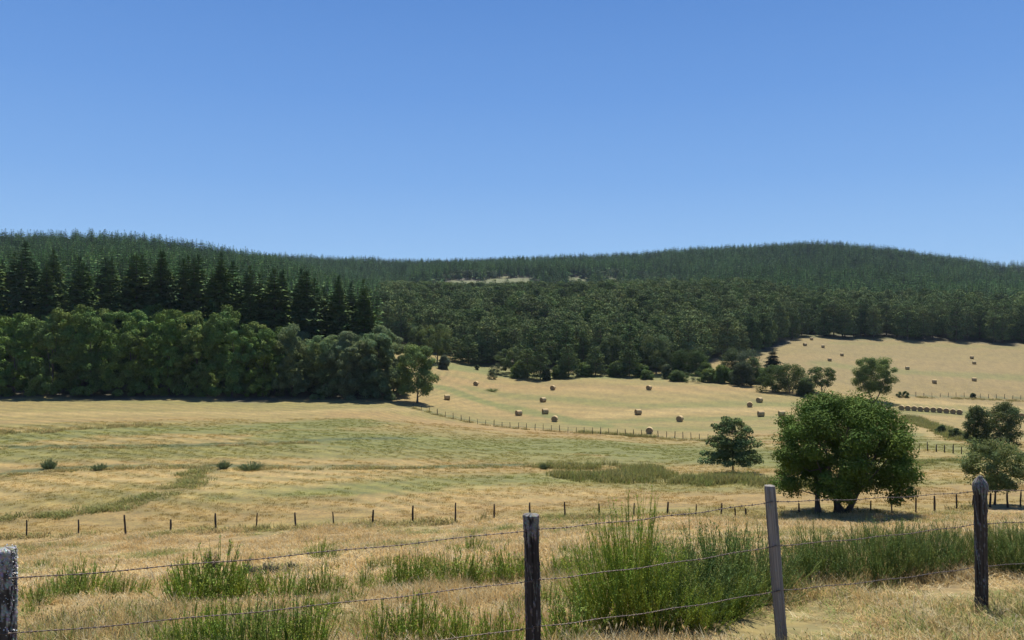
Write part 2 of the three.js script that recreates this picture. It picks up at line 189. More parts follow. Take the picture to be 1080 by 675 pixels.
// a small builder of merged geometry with a colour for every vertex
class Shape {
  constructor() { this.p = []; this.c = []; this.i = []; this.uv = null; }
  vert(x, y, z, c) { this.p.push(x, y, z); this.c.push(c[0], c[1], c[2]); return this.p.length / 3 - 1; }
  // a leaf: a lozenge from a along d (length l), half width w across s, folded a little along n
  leaf(a, d, s, n, l, w, c) {
    const f = w * .35, i = this.p.length / 3;
    this.vert(a.x, a.y, a.z, c);
    this.vert(a.x + d.x * l * .45 + s.x * w + n.x * f, a.y + d.y * l * .45 + s.y * w + n.y * f, a.z + d.z * l * .45 + s.z * w + n.z * f, c);
    this.vert(a.x + d.x * l, a.y + d.y * l, a.z + d.z * l, c);
    this.vert(a.x + d.x * l * .5 - s.x * w + n.x * f, a.y + d.y * l * .5 - s.y * w + n.y * f, a.z + d.z * l * .5 - s.z * w + n.z * f, c);
    this.i.push(i, i + 1, i + 2, i, i + 2, i + 3);
  }
  tube(pts, radii, sides, c) {
    const rows = []; let side = v3(1, 0, 0);
    for (let k = 0; k < pts.length; k++) {
      const t = v3().subVectors(pts[min(k + 1, pts.length - 1)], pts[max(k - 1, 0)]).normalize();
      side.addScaledVector(t, -side.dot(t)); if (side.lengthSq() < 1e-6) side = abs(t.y) < .9 ? v3(0, 1, 0).cross(t) : v3(1, 0, 0).cross(t); side.normalize();
      const b = v3().crossVectors(t, side), row = [];
      for (let q = 0; q < sides; q++) { const a = q / sides * 2 * PI, x = cos(a) * radii[k], y = sin(a) * radii[k]; row.push(this.vert(pts[k].x + side.x * x + b.x * y, pts[k].y + side.y * x + b.y * y, pts[k].z + side.z * x + b.z * y, typeof c === 'function' ? c(k, q) : c)); }
      rows.push(row);
    }
    for (let k = 0; k + 1 < rows.length; k++) for (let q = 0; q < sides; q++) { const a = rows[k][q], b = rows[k][(q + 1) % sides], d = rows[k + 1][q], e = rows[k + 1][(q + 1) % sides]; this.i.push(a, b, e, a, e, d); }
    const top = rows[rows.length - 1]; for (let q = 1; q + 1 < sides; q++) this.i.push(top[0], top[q], top[q + 1]);
  }
  geometry(smoothNormals) {
    const g = new THREE.BufferGeometry();
    g.setAttribute('position', new THREE.Float32BufferAttribute(this.p, 3)); g.setAttribute('color', new THREE.Float32BufferAttribute(this.c, 3)); g.setIndex(this.i);
    if (smoothNormals) g.computeVertexNormals();
    return g;
  }
}
const jitter = (c, r, a) => { const k = 1 + (r() - .5) * a, h = (r() - .5) * a * .5; return [c[0] * k * (1 + h), c[1] * k, c[2] * k * (1 - h)]; };
function anyDirection(r) { const y = r() * 2 - 1, a = r() * 2 * PI, s = sqrt(1 - y * y); return v3(cos(a) * s, y, sin(a) * s); }
function frameOf(n, r) { const s = anyDirection(r).cross(n); if (s.lengthSq() < 1e-4) s.set(n.y, n.z, n.x).cross(n); s.normalize(); return [s, v3().crossVectors(n, s)]; }

// ---------- the lie of the land ----------
function pchipSlopes(xs, ys) {
  const n = xs.length, h = [], dl = [], m = new Array(n).fill(0);
  for (let i = 0; i + 1 < n; i++) { h.push(xs[i + 1] - xs[i]); dl.push((ys[i + 1] - ys[i]) / h[i]); }
  m[0] = dl[0]; m[n - 1] = dl[n - 2];
  for (let i = 1; i + 1 < n; i++) if (dl[i - 1] * dl[i] > 0) { const a = 2 * h[i] + h[i - 1], b = h[i] + 2 * h[i - 1]; m[i] = (a + b) / (a / dl[i - 1] + b / dl[i]); }
  return m;
}
function pchip(xs, ys, m, x) {
  x = clamp(x, xs[0], xs[xs.length - 1]); let k = 0; while (k < xs.length - 2 && x > xs[k + 1]) k++;
  const h = xs[k + 1] - xs[k], t = (x - xs[k]) / h;
  return ys[k] * (1 + 2 * t) * (1 - t) ** 2 + m[k] * h * t * (1 - t) ** 2 + ys[k + 1] * t * t * (3 - 2 * t) + m[k + 1] * h * t * t * (t - 1);
}
const DEG = 180 / PI, T0 = -46, DT = .4, NT = 231, DL = .006, NL = 1345;     // finely resampled survey
const LAND = new Float32Array(NT * NL);
{
  const slopes = HEIGHTS.map(row => pchipSlopes(RANGES, row));
  for (let j = 0; j < NL; j++) {
    const r = exp(j * DL) - .5, ys = HEIGHTS.map((row, k) => pchip(RANGES, row, slopes[k], r)), m = pchipSlopes(BEARINGS, ys);
    for (let i = 0; i < NT; i++) LAND[i * NL + j] = pchip(BEARINGS, ys, m, T0 + i * DT);
  }
}
function bare(x, z) {
  const r = hypot(x, z), th = atan2(x, -z) * DEG;
  const a = clamp((th - T0) / DT, 0, NT - 1.001), i = floor(a), u = a - i, b = clamp(log(r + .5) / DL, 0, NL - 1.001), j = floor(b), v = b - j, o = i * NL + j;
  const y = lerp(lerp(LAND[o], LAND[o + 1], v), lerp(LAND[o + NL], LAND[o + NL + 1], v), u);
  return lerp(y, -1.65, smooth(60, 105, abs(th)));
}
function ground(x, z) {
  const r = hypot(x, z);
  return bare(x, z) + (fbm(x * .9, z * .9, 3) - .5) * .12 * smooth(2, 8, r) + (fbm(x * .12 + 5, z * .12, 3) - .5) * .35 * smooth(25, 60, r) + (fbm(x * .012, z * .012 + 9, 4) - .5) * 8 * smooth(420, 800, r);
}
const bearing = (x, z) => atan2(x, -z) * DEG;
function table(rows) { const xs = rows.map(p => p[0]), ys = rows.map(p => p[1]); return x => { if (x <= xs[0]) return ys[0]; for (let k = 0; k + 1 < xs.length; k++) if (x <= xs[k + 1]) return lerp(ys[k], ys[k + 1], (x - xs[k]) / (xs[k + 1] - xs[k])); return ys[ys.length - 1]; }; }
// distance (by bearing) of the valley fence, and of the edge of the woods
const fenceLine = table(VALLEY_POSTS.map(([x, z]) => [bearing(x, z), hypot(x, z)]).sort((a, b) => a[0] - b[0]));
const woodEdge = table([[-46, 172], [-33.5, 179], [-20, 158], [-10.2, 156], [-9.7, 158], [-9.3, 255], [-4.4, 262], [-2.5, 246], [0, 236], [5, 233], [10.5, 234], [13, 240], [14.6, 264], [17.5, 288], [19.2, 310], [20.4, 338], [28, 360], [33.5, 376], [46, 400]]);
const clearings = [[-14, -765, 22, 50], [8, -770, 15, 52], [66, -775, 12, 40], [-46, -755, 20, 40], [100, -780, 10, 30], [700, -1080, 58, 85], [640, -1130, 40, 36], [570, -890, 22, 40], [600, -930, 26, 40], [500, -1175, 120, 14]];
function inClearing(x, z) { for (const [a, b, w, h] of clearings) if (((x - a) / w) ** 2 + ((z - b) / h) ** 2 < .7 + .6 * noise(x * .07, z * .07)) return true; return false; }

// ---------- ground: one sheet, cut along the valley fence and the wood edge into meadow, hay fields and hillside ----------
const STRAW = [.338, .24, .07], TAN = [.338, .222, .066], GREEN = [.168, .180, .030], DARK = [.085, .108, .024], BANK = [.2, .205, .046], FLOOR = [.085, .075, .038], THATCH = [.34, .236, .088];
const KIND = { green: GREEN, straw: [.41, .298, .10], tan: TAN, dark: DARK, bank: BANK };
const strokes = SWARDS.map(([kind, w, s, p]) => { const q = []; for (let k = 0; k < p.length; k += 2) q.push([p[k], p[k + 1]]); return { c: KIND[kind], w, s, q, x0: min(...q.map(a => a[0])) - 2.2 * w, x1: max(...q.map(a => a[0])) + 2.2 * w, z0: min(...q.map(a => a[1])) - 2.2 * w, z1: max(...q.map(a => a[1])) + 2.2 * w }; });
function toLine(q, x, z) { let d = 1e9; for (let k = 0; k + 1 < q.length; k++) { const [ax, az] = q[k], bx = q[k + 1][0] - ax, bz = q[k + 1][1] - az, t = clamp(((x - ax) * bx + (z - az) * bz) / (bx * bx + bz * bz)); d = min(d, hypot(x - ax - bx * t, z - az - bz * t)); } return d; }
const mix3 = (a, b, t) => [lerp(a[0], b[0], t), lerp(a[1], b[1], t), lerp(a[2], b[2], t)];
function sward(x, z) {
  const r = hypot(x, z), th = bearing(x, z), edge = r - fenceLine(th), wood = r - woodEdge(th);
  // mown hay field: straw and aftermath in long patches, swaths left by the mower
  const wx = x + 6 * fbm(x * .05, z * .05, 2), wz = z + 5 * fbm(x * .02 + 40, z * .03, 2);
  let c = mix3(STRAW, GREEN, clamp(.3 + 1.3 * (fbm(wx * .009 + 3, wz * .085, 3) - .5)));
  c = mix3(c, TAN, clamp(2.2 * (fbm(wx * .02 + 80, wz * .06 + 7, 3) - .52)));
  if (r > 205 && th > 16) c = mix3(c, [.268, .194, .06], .8 * smooth(205, 235, r));
  for (const s of strokes) { if (x < s.x0 || x > s.x1 || z < s.z0 || z > s.z1) continue; const d = toLine(s.q, wx - 3, wz - 2.5) / s.w; if (d < 2) c = mix3(c, s.c, s.s * (1 - smooth(.5, 1.25 + .9 * (noise(x * .5, z * .7) - .5), d))); }
  const left = smooth(4, -12, th), dir = left * .5, along = x * cos(dir) + z * sin(dir), across = z * cos(dir) - x * sin(dir) + 2.5 * fbm(x * .03, z * .03, 2);
  const swath = sin(across * 2 * PI / 2.9 + .7 * noise(along * .08, across * .2)), sv = 1 + (.13 + .12 * left) * swath * (.25 + noise(along * .04, across * .08)) * smooth(0, 6, edge) * (1 - .7 * smooth(190, 230, r));
  c = c.map((q, k) => q * (k === 1 ? lerp(1, sv, .8) : sv));
  // unmown slope below the road
  if (edge < 3) {
    const g = clamp(2.3 * (fbm(x * .35 + 11, z * .22, 4) - .47)), m = mix3(mix3(THATCH, BANK, .8 * g), TAN, clamp(2 * (fbm(x * .25, z * .3 + 31, 3) - .5)));
    c = mix3(m, c, smooth(-1.2, 1.2, edge + (noise(x, z) - .5)));
  }
  if (wood > -14) { const f = mix3(FLOOR, BANK, .6 * smooth(.5, .7, fbm(x * .05, z * .05, 3))); c = mix3(c, inClearing(x, z) ? [.14, .155, .045] : f, smooth(-5, 2, wood + 8 * (noise(x * .12, z * .12) - .5))); }
  const grain = 1 + .34 * (fbm(x * 1.9, z * 1.9, 3) - .5) + .22 * (fbm(x * .33 + 9, z * .5, 2) - .5);
  return c.map(q => max(.012, q * grain));
}
function grassTexture() {
  // dry stems and stubble, 12 m square, tileable
  const N = 1024, r = randomOf(21), f = new Float32Array(N * N).fill(.5);
  for (let k = 0; k < 52000; k++) { let x = r() * N, y = r() * N; const a = r() * PI, l = 4 + r() * 16, t = (r() - .5) * .55; for (let s = 0; s < l; s++) { const i = ((y | 0) & (N - 1)) * N + ((x | 0) & (N - 1)); f[i] = f[i] * .45 + (.5 + t) * .55; x += cos(a); y += sin(a); } }
  const lumps = n => { const g = new Float32Array(n * n).map(() => r()); return (x, y) => { const u = x / N * n, v = y / N * n, i = floor(u), j = floor(v), a = u - i, b = v - j, q = (p, s) => g[((s % n) + n) % n * n + ((p % n) + n) % n], sa = a * a * (3 - 2 * a), sb = b * b * (3 - 2 * b); return lerp(lerp(q(i, j), q(i + 1, j), sa), lerp(q(i, j + 1), q(i + 1, j + 1), sa), sb); }; };
  const l1 = lumps(13), l2 = lumps(41), l3 = lumps(128), l4 = lumps(90), col = new Uint8Array(N * N * 4), bmp = new Uint8Array(N * N * 4);
  for (let y = 0; y < N; y++) for (let x = 0; x < N; x++) {
    const i = y * N + x, h = .30 * f[i] + .14 * l1(x, y) + .22 * l2(x, y) + .34 * l3(x, y), k = clamp(.86 + (h - .5) * 1.1, .3, 1.1), hue = (l4(x, y) - .5) * .12;
    col.set([255 * min(1, k * (.95 + hue)), 255 * min(1, k * .95), 255 * min(1, k * (.95 - hue)), 255], i * 4); const b = 255 * clamp(h); bmp.set([b, b, b, 255], i * 4);
  }
  const make = (d, srgb) => { const t = new THREE.DataTexture(d, N, N); t.wrapS = t.wrapT = THREE.RepeatWrapping; t.magFilter = THREE.LinearFilter; t.minFilter = THREE.LinearMipmapLinearFilter; t.generateMipmaps = true; if (srgb) t.colorSpace = THREE.SRGBColorSpace; t.repeat.set(1 / 12, 1 / 12); t.needsUpdate = true; return t; };
  return { map: make(col, false), bumpMap: make(bmp, false) };
}
const grassTex = grassTexture();
{
  const mat = new THREE.MeshStandardMaterial({ color: new THREE.Color(.66, .66, .66), map: grassTex.map, bumpMap: grassTex.bumpMap, bumpScale: .06, roughness: .95, vertexColors: true });
  const bearingsAt = []; for (let t = -180; t < -42; t += 6) bearingsAt.push(t); for (let t = -42; t < 42; t += .11) bearingsAt.push(t); for (let t = 42; t <= 180.01; t += 6) bearingsAt.push(min(t, 180));
  const ringsAt = [.02]; for (let r = .6; r < 2600;) { ringsAt.push(r); r *= r < 3 ? 1.12 : r < 360 ? 1.0125 : r < 1300 ? 1.025 : 1.12; } ringsAt.push(2600);
  const nt = bearingsAt.length, nr = ringsAt.length, pos = new Float32Array(nt * nr * 3), col = new Float32Array(nt * nr * 3), uv = new Float32Array(nt * nr * 2);
  for (let i = 0; i < nr; i++) for (let j = 0; j < nt; j++) {
    const a = bearingsAt[j] / DEG, x = ringsAt[i] * sin(a), z = -ringsAt[i] * cos(a), o = i * nt + j;
    pos.set([x, ground(x, z), z], o * 3); uv.set([x, z], o * 2); col.set(abs(bearingsAt[j]) < 46 ? sward(x, z) : STRAW, o * 3);
  }
  const parts = { meadow_slope: [], hay_field: [], wooded_hillside: [] };
  for (let i = 0; i + 1 < nr; i++) for (let j = 0; j + 1 < nt; j++) {
    const a = i * nt + j, b = a + 1, c = a + nt, d = c + 1, r = ringsAt[i], t = bearingsAt[j];
    (r < fenceLine(t) ? parts.meadow_slope : r < woodEdge(t) ? parts.hay_field : parts.wooded_hillside).push(a, b, c, b, d, c);
  }
  const whole = new THREE.BufferGeometry(); whole.setAttribute('position', new THREE.BufferAttribute(pos, 3)); whole.setIndex(parts.meadow_slope.concat(parts.hay_field, parts.wooded_hillside)); whole.computeVertexNormals();
  const nor = whole.getAttribute('normal').array;
  const words = { meadow_slope: ['dry unmown grass slope falling from the roadside fence', 'meadow'], hay_field: ['mown hay field of straw and pale green across the valley', 'field'], wooded_hillside: ['hillside ground under the conifer woods', 'hillside'] };
  for (const [name, index] of Object.entries(parts)) {
    const used = new Map(), ix = new Uint32Array(index.length), P = [], C = [], U = [], N = [];
    for (let k = 0; k < index.length; k++) { const o = index[k]; let q = used.get(o); if (q === undefined) { q = used.size; used.set(o, q); P.push(pos[o * 3], pos[o * 3 + 1], pos[o * 3 + 2]); N.push(nor[o * 3], nor[o * 3 + 1], nor[o * 3 + 2]); C.push(col[o * 3], col[o * 3 + 1], col[o * 3 + 2]); U.push(uv[o * 2], uv[o * 2 + 1]); } ix[k] = q; }
    const g = new THREE.BufferGeometry(); g.setAttribute('position', new THREE.Float32BufferAttribute(P, 3)); g.setAttribute('normal', new THREE.Float32BufferAttribute(N, 3)); g.setAttribute('color', new THREE.Float32BufferAttribute(C, 3)); g.setAttribute('uv', new THREE.Float32BufferAttribute(U, 2)); g.setIndex(new THREE.BufferAttribute(ix, 1));
    const m = meshOf(name, g, mat); tag(m, words[name][0], words[name][1], null, 'structure'); scene.add(m);
  }
}

// ---------- plant materials ----------
const leafy = (t = .35, rough = .8) => new THREE.MeshPhysicalMaterial({ color: new THREE.Color(.7, .7, .7), vertexColors: true, roughness: rough, transmission: t, thickness: 0, side: THREE.DoubleSide, specularIntensity: .12 });
const LEAF = leafy(.18), PALE = leafy(.5), NEEDLE = new THREE.MeshPhysicalMaterial({ color: new THREE.Color(.72, .72, .72), vertexColors: true, roughness: .85, specularIntensity: .1, side: THREE.DoubleSide }), BARK = new THREE.MeshStandardMaterial({ color: new THREE.Color(.7, .7, .7), vertexColors: true, roughness: .95 }), GRASS = leafy(.42, .85);
GRASS.name = 'grass'; PALE.name = 'thin_leaf'; LEAF.name = 'leaf'; NEEDLE.name = 'needle'; BARK.name = 'bark';
const barkColor = (r, c) => () => jitter(c, r, .5);

// ---------- tree builders: each gives a Group (trunk, crown) standing on the ground at the origin ----------
function broadleaf({ seed, h, w, low = .18, clumps = 46, leaves = 150, leaf = .3, color = [.075, .115, .032], stems = 1, spread = .3, bark = [.12, .10, .08], profile = t => sqrt(max(0, 1 - (2 * t - 1) ** 2)) ** .75, deep = .8, foot = [], puff = .66, girth = .016, shell = .72, lobes = 0, material = LEAF }) {
  const r = randomOf(seed), crown = new Shape(), trunk = new Shape(), y0 = h * low, ch = h - y0, R = w / 2, centres = [];
  const heads = [];
  for (let k = 0; k < lobes; k++) { const t = k ? -.02 + .82 * ((k + .6 * r()) / lobes) : .82, a = k * 2.39996 + r(), lr = min(w, ch) * .25 * (.7 + .6 * r()); heads.push({ p: v3(cos(a) * max(0, R * profile(t) - lr * .75), y0 + ch * t, sin(a) * max(0, R * profile(t) - lr * .75)), lr, tone: jitter(color, r, .4) }); }
  if (lobes) for (let k = 0; k < clumps; k++) { const { p, lr, tone } = heads[k % lobes], d = anyDirection(r); d.y = abs(d.y) * 1.1 - .35; centres.push({ p: v3(p.x + d.x * lr * .8, p.y + d.y * lr * .8, p.z + d.z * lr * .8), cr: lr * lerp(.26, .6, r() * r()), tone: jitter(tone, r, .3) }); }
  else for (let k = 0; k < clumps; k++) {
    const t = .06 + .88 * ((k + r()) / clumps), a = k * 2.39996 + r() * 1.2, rad = R * profile(t) * (r() < shell ? .58 + .3 * r() : .62 * sqrt(r()));
    const cr = lerp(.15, .30, r()) * min(w, ch) * puff;
    centres.push({ p: v3(cos(a) * rad, y0 + ch * lerp(t, .5, .08), sin(a) * rad), cr, tone: jitter(color, r, .42) });
  }
  for (const { p, cr, tone } of centres) {
    const flat = .6 + .25 * r();
    for (let k = 0; k < leaves; k++) {
      const d = anyDirection(r), q = cr * (r() < deep ? .62 + .45 * r() : r()), at = v3(p.x + d.x * q * (1 + .25 * (r() - .5)), p.y + d.y * q * flat, p.z + d.z * q);
      const n = v3(d.x * .95, d.y * .95 + .5, d.z * .95).addScaledVector(anyDirection(r), .5).normalize(), [s, u] = frameOf(n, r), l = leaf * (.6 + .8 * r());
      crown.leaf(at, u, s, n, l, l * .36, jitter(tone, r, .35));
    }
  }
  for (let s = 0; s < stems; s++) {
    const a = s / stems * 2 * PI + r(), base = foot[s] ? v3(foot[s][0], -.15, foot[s][1]) : stems > 1 ? v3(cos(a) * .25, -.15, sin(a) * .25) : v3(0, -.15, 0), lean = stems > 1 ? spread * R : .12 * R;
    const top = v3(base.x * 1.2 + cos(a) * lean, h * .72, base.z * 1.2 + sin(a) * lean), r0 = h * girth * (stems > 1 ? .85 : 1), n = 7, pts = [], rr = [];
    for (let k = 0; k <= n; k++) { const t = k / n; pts.push(v3().lerpVectors(base, top, t).add(v3((r() - .5) * .05 * h * t, 0, (r() - .5) * .05 * h * t))); rr.push(r0 * (.6 * exp(-t * 14) + 1 - .85 * t)); }
    trunk.tube(pts, rr, 8, barkColor(r, bark));
    for (let k = 0; k < 7; k++) {
      const c = centres[floor(r() * centres.length)].p, t = .2 + .6 * r(), i = floor(t * n), from = pts[i], mid = v3().lerpVectors(from, c, .5); mid.y -= .06 * h;
      trunk.tube([from, v3().lerpVectors(from, mid, .5), mid, v3().lerpVectors(mid, c, .6), c], [.55, .45, .34, .22, .1].map(q => q * rr[i]), 5, barkColor(r, bark));
    }
  }
  const g = new THREE.Group(); meshOf('trunk', trunk.geometry(true), BARK, g); meshOf('crown', crown.geometry(), material, g);
  return g;
}
function spruce({ seed, h = 25, w = 7, levels = 26, boughs = 9, sprays = 5, low = .08, color = [.036, .056, .026], far = false }) {
  const r = randomOf(seed), crown = new Shape(), trunk = new Shape();
  trunk.tube([v3(0, -.3, 0), v3(0, h * .3, 0), v3(0, h * .7, 0), v3(0, h * .985, 0)], [h * .014, h * .011, h * .006, h * .0012], far ? 4 : 6, barkColor(r, [.09, .07, .055]));
  for (let k = 0; k < levels; k++) {
    const t = 1 - (1 - low) * (1 - (k + r() * .5) / levels) ** 1.25, y = h * t * .985, L = w / 2 * ((1 - t) ** .68 + .015) * (.74 + .42 * r()), n = max(4, Math.round(boughs * (.55 + .45 * (1 - t)))), turn = r() * 6.28;
    for (let b = 0; b < n; b++) {
      const a = turn + b / n * 2 * PI + (r() - .5) * .5, l = L * (.75 + .45 * r()), tone = jitter(color, r, .5), d = v3(cos(a), -.32 + .45 * t + (r() - .5) * .2, sin(a)).normalize(), s = v3(-sin(a), 0, cos(a));
      for (let q = 0; q < sprays; q++) {
        const f = (q + .5) / sprays, at = v3(d.x * l * f * .75, y + d.y * l * f * .75 - .05 * l * f * f, d.z * l * f * .75), sl = l * (far ? .62 : .5) * (.7 + .5 * r()), off = (q % 2 ? 1 : -1) * (.35 + .4 * r()) * (q === sprays - 1 ? .2 : 1);
        const dir = v3(d.x + s.x * off, d.y - .18 * r() + (r() - .5) * .15, d.z + s.z * off).normalize(), nn = v3((r() - .5) * .5, 1, (r() - .5) * .5), side = v3().crossVectors(dir, nn).normalize();
        crown.leaf(at, dir, side, nn, sl, sl * (far ? .4 : .36), jitter(tone, r, .4));
        if (!far) crown.leaf(at, v3(dir.x * .5, -.75, dir.z * .5).normalize(), side, v3(dir.x, .3, dir.z), sl * .55, sl * .2, jitter(tone, r, .4));
      }
    }
  }
  for (let q = 0; q < 4; q++) { const a = q * 1.57 + r(); crown.leaf(v3(0, h * .93, 0), v3(cos(a) * .3, 1, sin(a) * .3).normalize(), v3(-sin(a), 0, cos(a)), v3(cos(a), 0, sin(a)), h * .07, h * .008, color); }
  const g = new THREE.Group(); meshOf('trunk', trunk.geometry(true), BARK, g); meshOf('crown', crown.geometry(), NEEDLE, g);
  return g;
}
function scotsPine({ seed, h = 14, w = 6, low = .2, whorls = 10, boughs = 6, cards = 26, color = [.058, .078, .038], far = false, bark = [.13, .085, .06], round = .62, tuft = .13, card = .3, flat = .62, steps = [1, .58], cone = false }) {
  const r = randomOf(seed), crown = new Shape(), trunk = new Shape(), pts = [], rr = [], n = 6;
  for (let k = 0; k <= n; k++) { const t = k / n; pts.push(v3((r() - .5) * .04 * h * t, -.25 + (h * .96 + .25) * t, (r() - .5) * .04 * h * t)); rr.push(h * .017 * (1.05 - t)); }
  trunk.tube(pts, rr, far ? 4 : 7, barkColor(r, bark));
  for (let k = 0; k < whorls; k++) {
    const t = low + (1 - low) * (k + .3 + .6 * r()) / whorls, y = h * t, u = (t - low) / (1 - low), L = w / 2 * (cone ? (1 - .92 * u) ** .75 : min(1, .62 + 1.1 * u) * (1 - u ** 2.2) ** round) * (.8 + .4 * r()) + .1, m = max(3, Math.round(boughs * (1.05 - .5 * u))), turn = r() * 6.28, ax = pts[min(n, floor(t * n))];
    for (let b = 0; b < m; b++) {
      const a = turn + b / m * 6.283 + (r() - .5) * .6, l = L * (.7 + .5 * r()), rise = .05 + .4 * u, end = v3(ax.x + cos(a) * l, y + rise * l, ax.z + sin(a) * l), tone = jitter(color, r, .5), tr = w * tuft * (.75 + .5 * r());
      if (!far) trunk.tube([v3(ax.x, y, ax.z), v3().lerpVectors(v3(ax.x, y, ax.z), end, .6).add(v3(0, -.03 * h * (1 - u), 0)), end], [h * .005, h * .0035, h * .0015], 4, barkColor(r, bark));
      for (const f of l > w * .28 ? steps : [1]) for (let q = 0; q < cards * f; q++) {
        const d = anyDirection(r), at = v3(lerp(ax.x, end.x, f) + d.x * tr, lerp(y, end.y, f) + d.y * tr * flat, lerp(ax.z, end.z, f) + d.z * tr), nn = v3(d.x * .6, d.y * .6 + .7, d.z * .6).addScaledVector(anyDirection(r), .6).normalize(), [s, e] = frameOf(nn, r), sl = w * (far ? .16 : card * .25) * (.7 + .7 * r());
        crown.leaf(at, e, s, nn, sl, sl * .33, jitter(tone, r, .4));
      }
    }
  }
  const g = new THREE.Group(); meshOf('trunk', trunk.geometry(true), BARK, g); meshOf('crown', crown.geometry(), NEEDLE, g);
  return g;
}
function shrub({ seed, h, w, leaf = .2, clumps = 18, leaves = 120, color = [.075, .115, .035] }) {
  return broadleaf({ seed, h, w: w * .92, low: -.02, clumps, leaves, leaf, color, stems: 3, spread: .35, puff: .95, material: PALE, profile: t => sqrt(max(0, 1 - (1.0 * t) ** 2.2)) });
}
const stand = (proto, name, x, z, label, category, { s = 1, sy = s, turn = 0, group, sink = .05 } = {}) => { const o = copyOf(proto, name); o.scale.set(s, sy, s); o.rotation.y = turn; tag(o, label, category, group); return put(o, x, z, sink); };

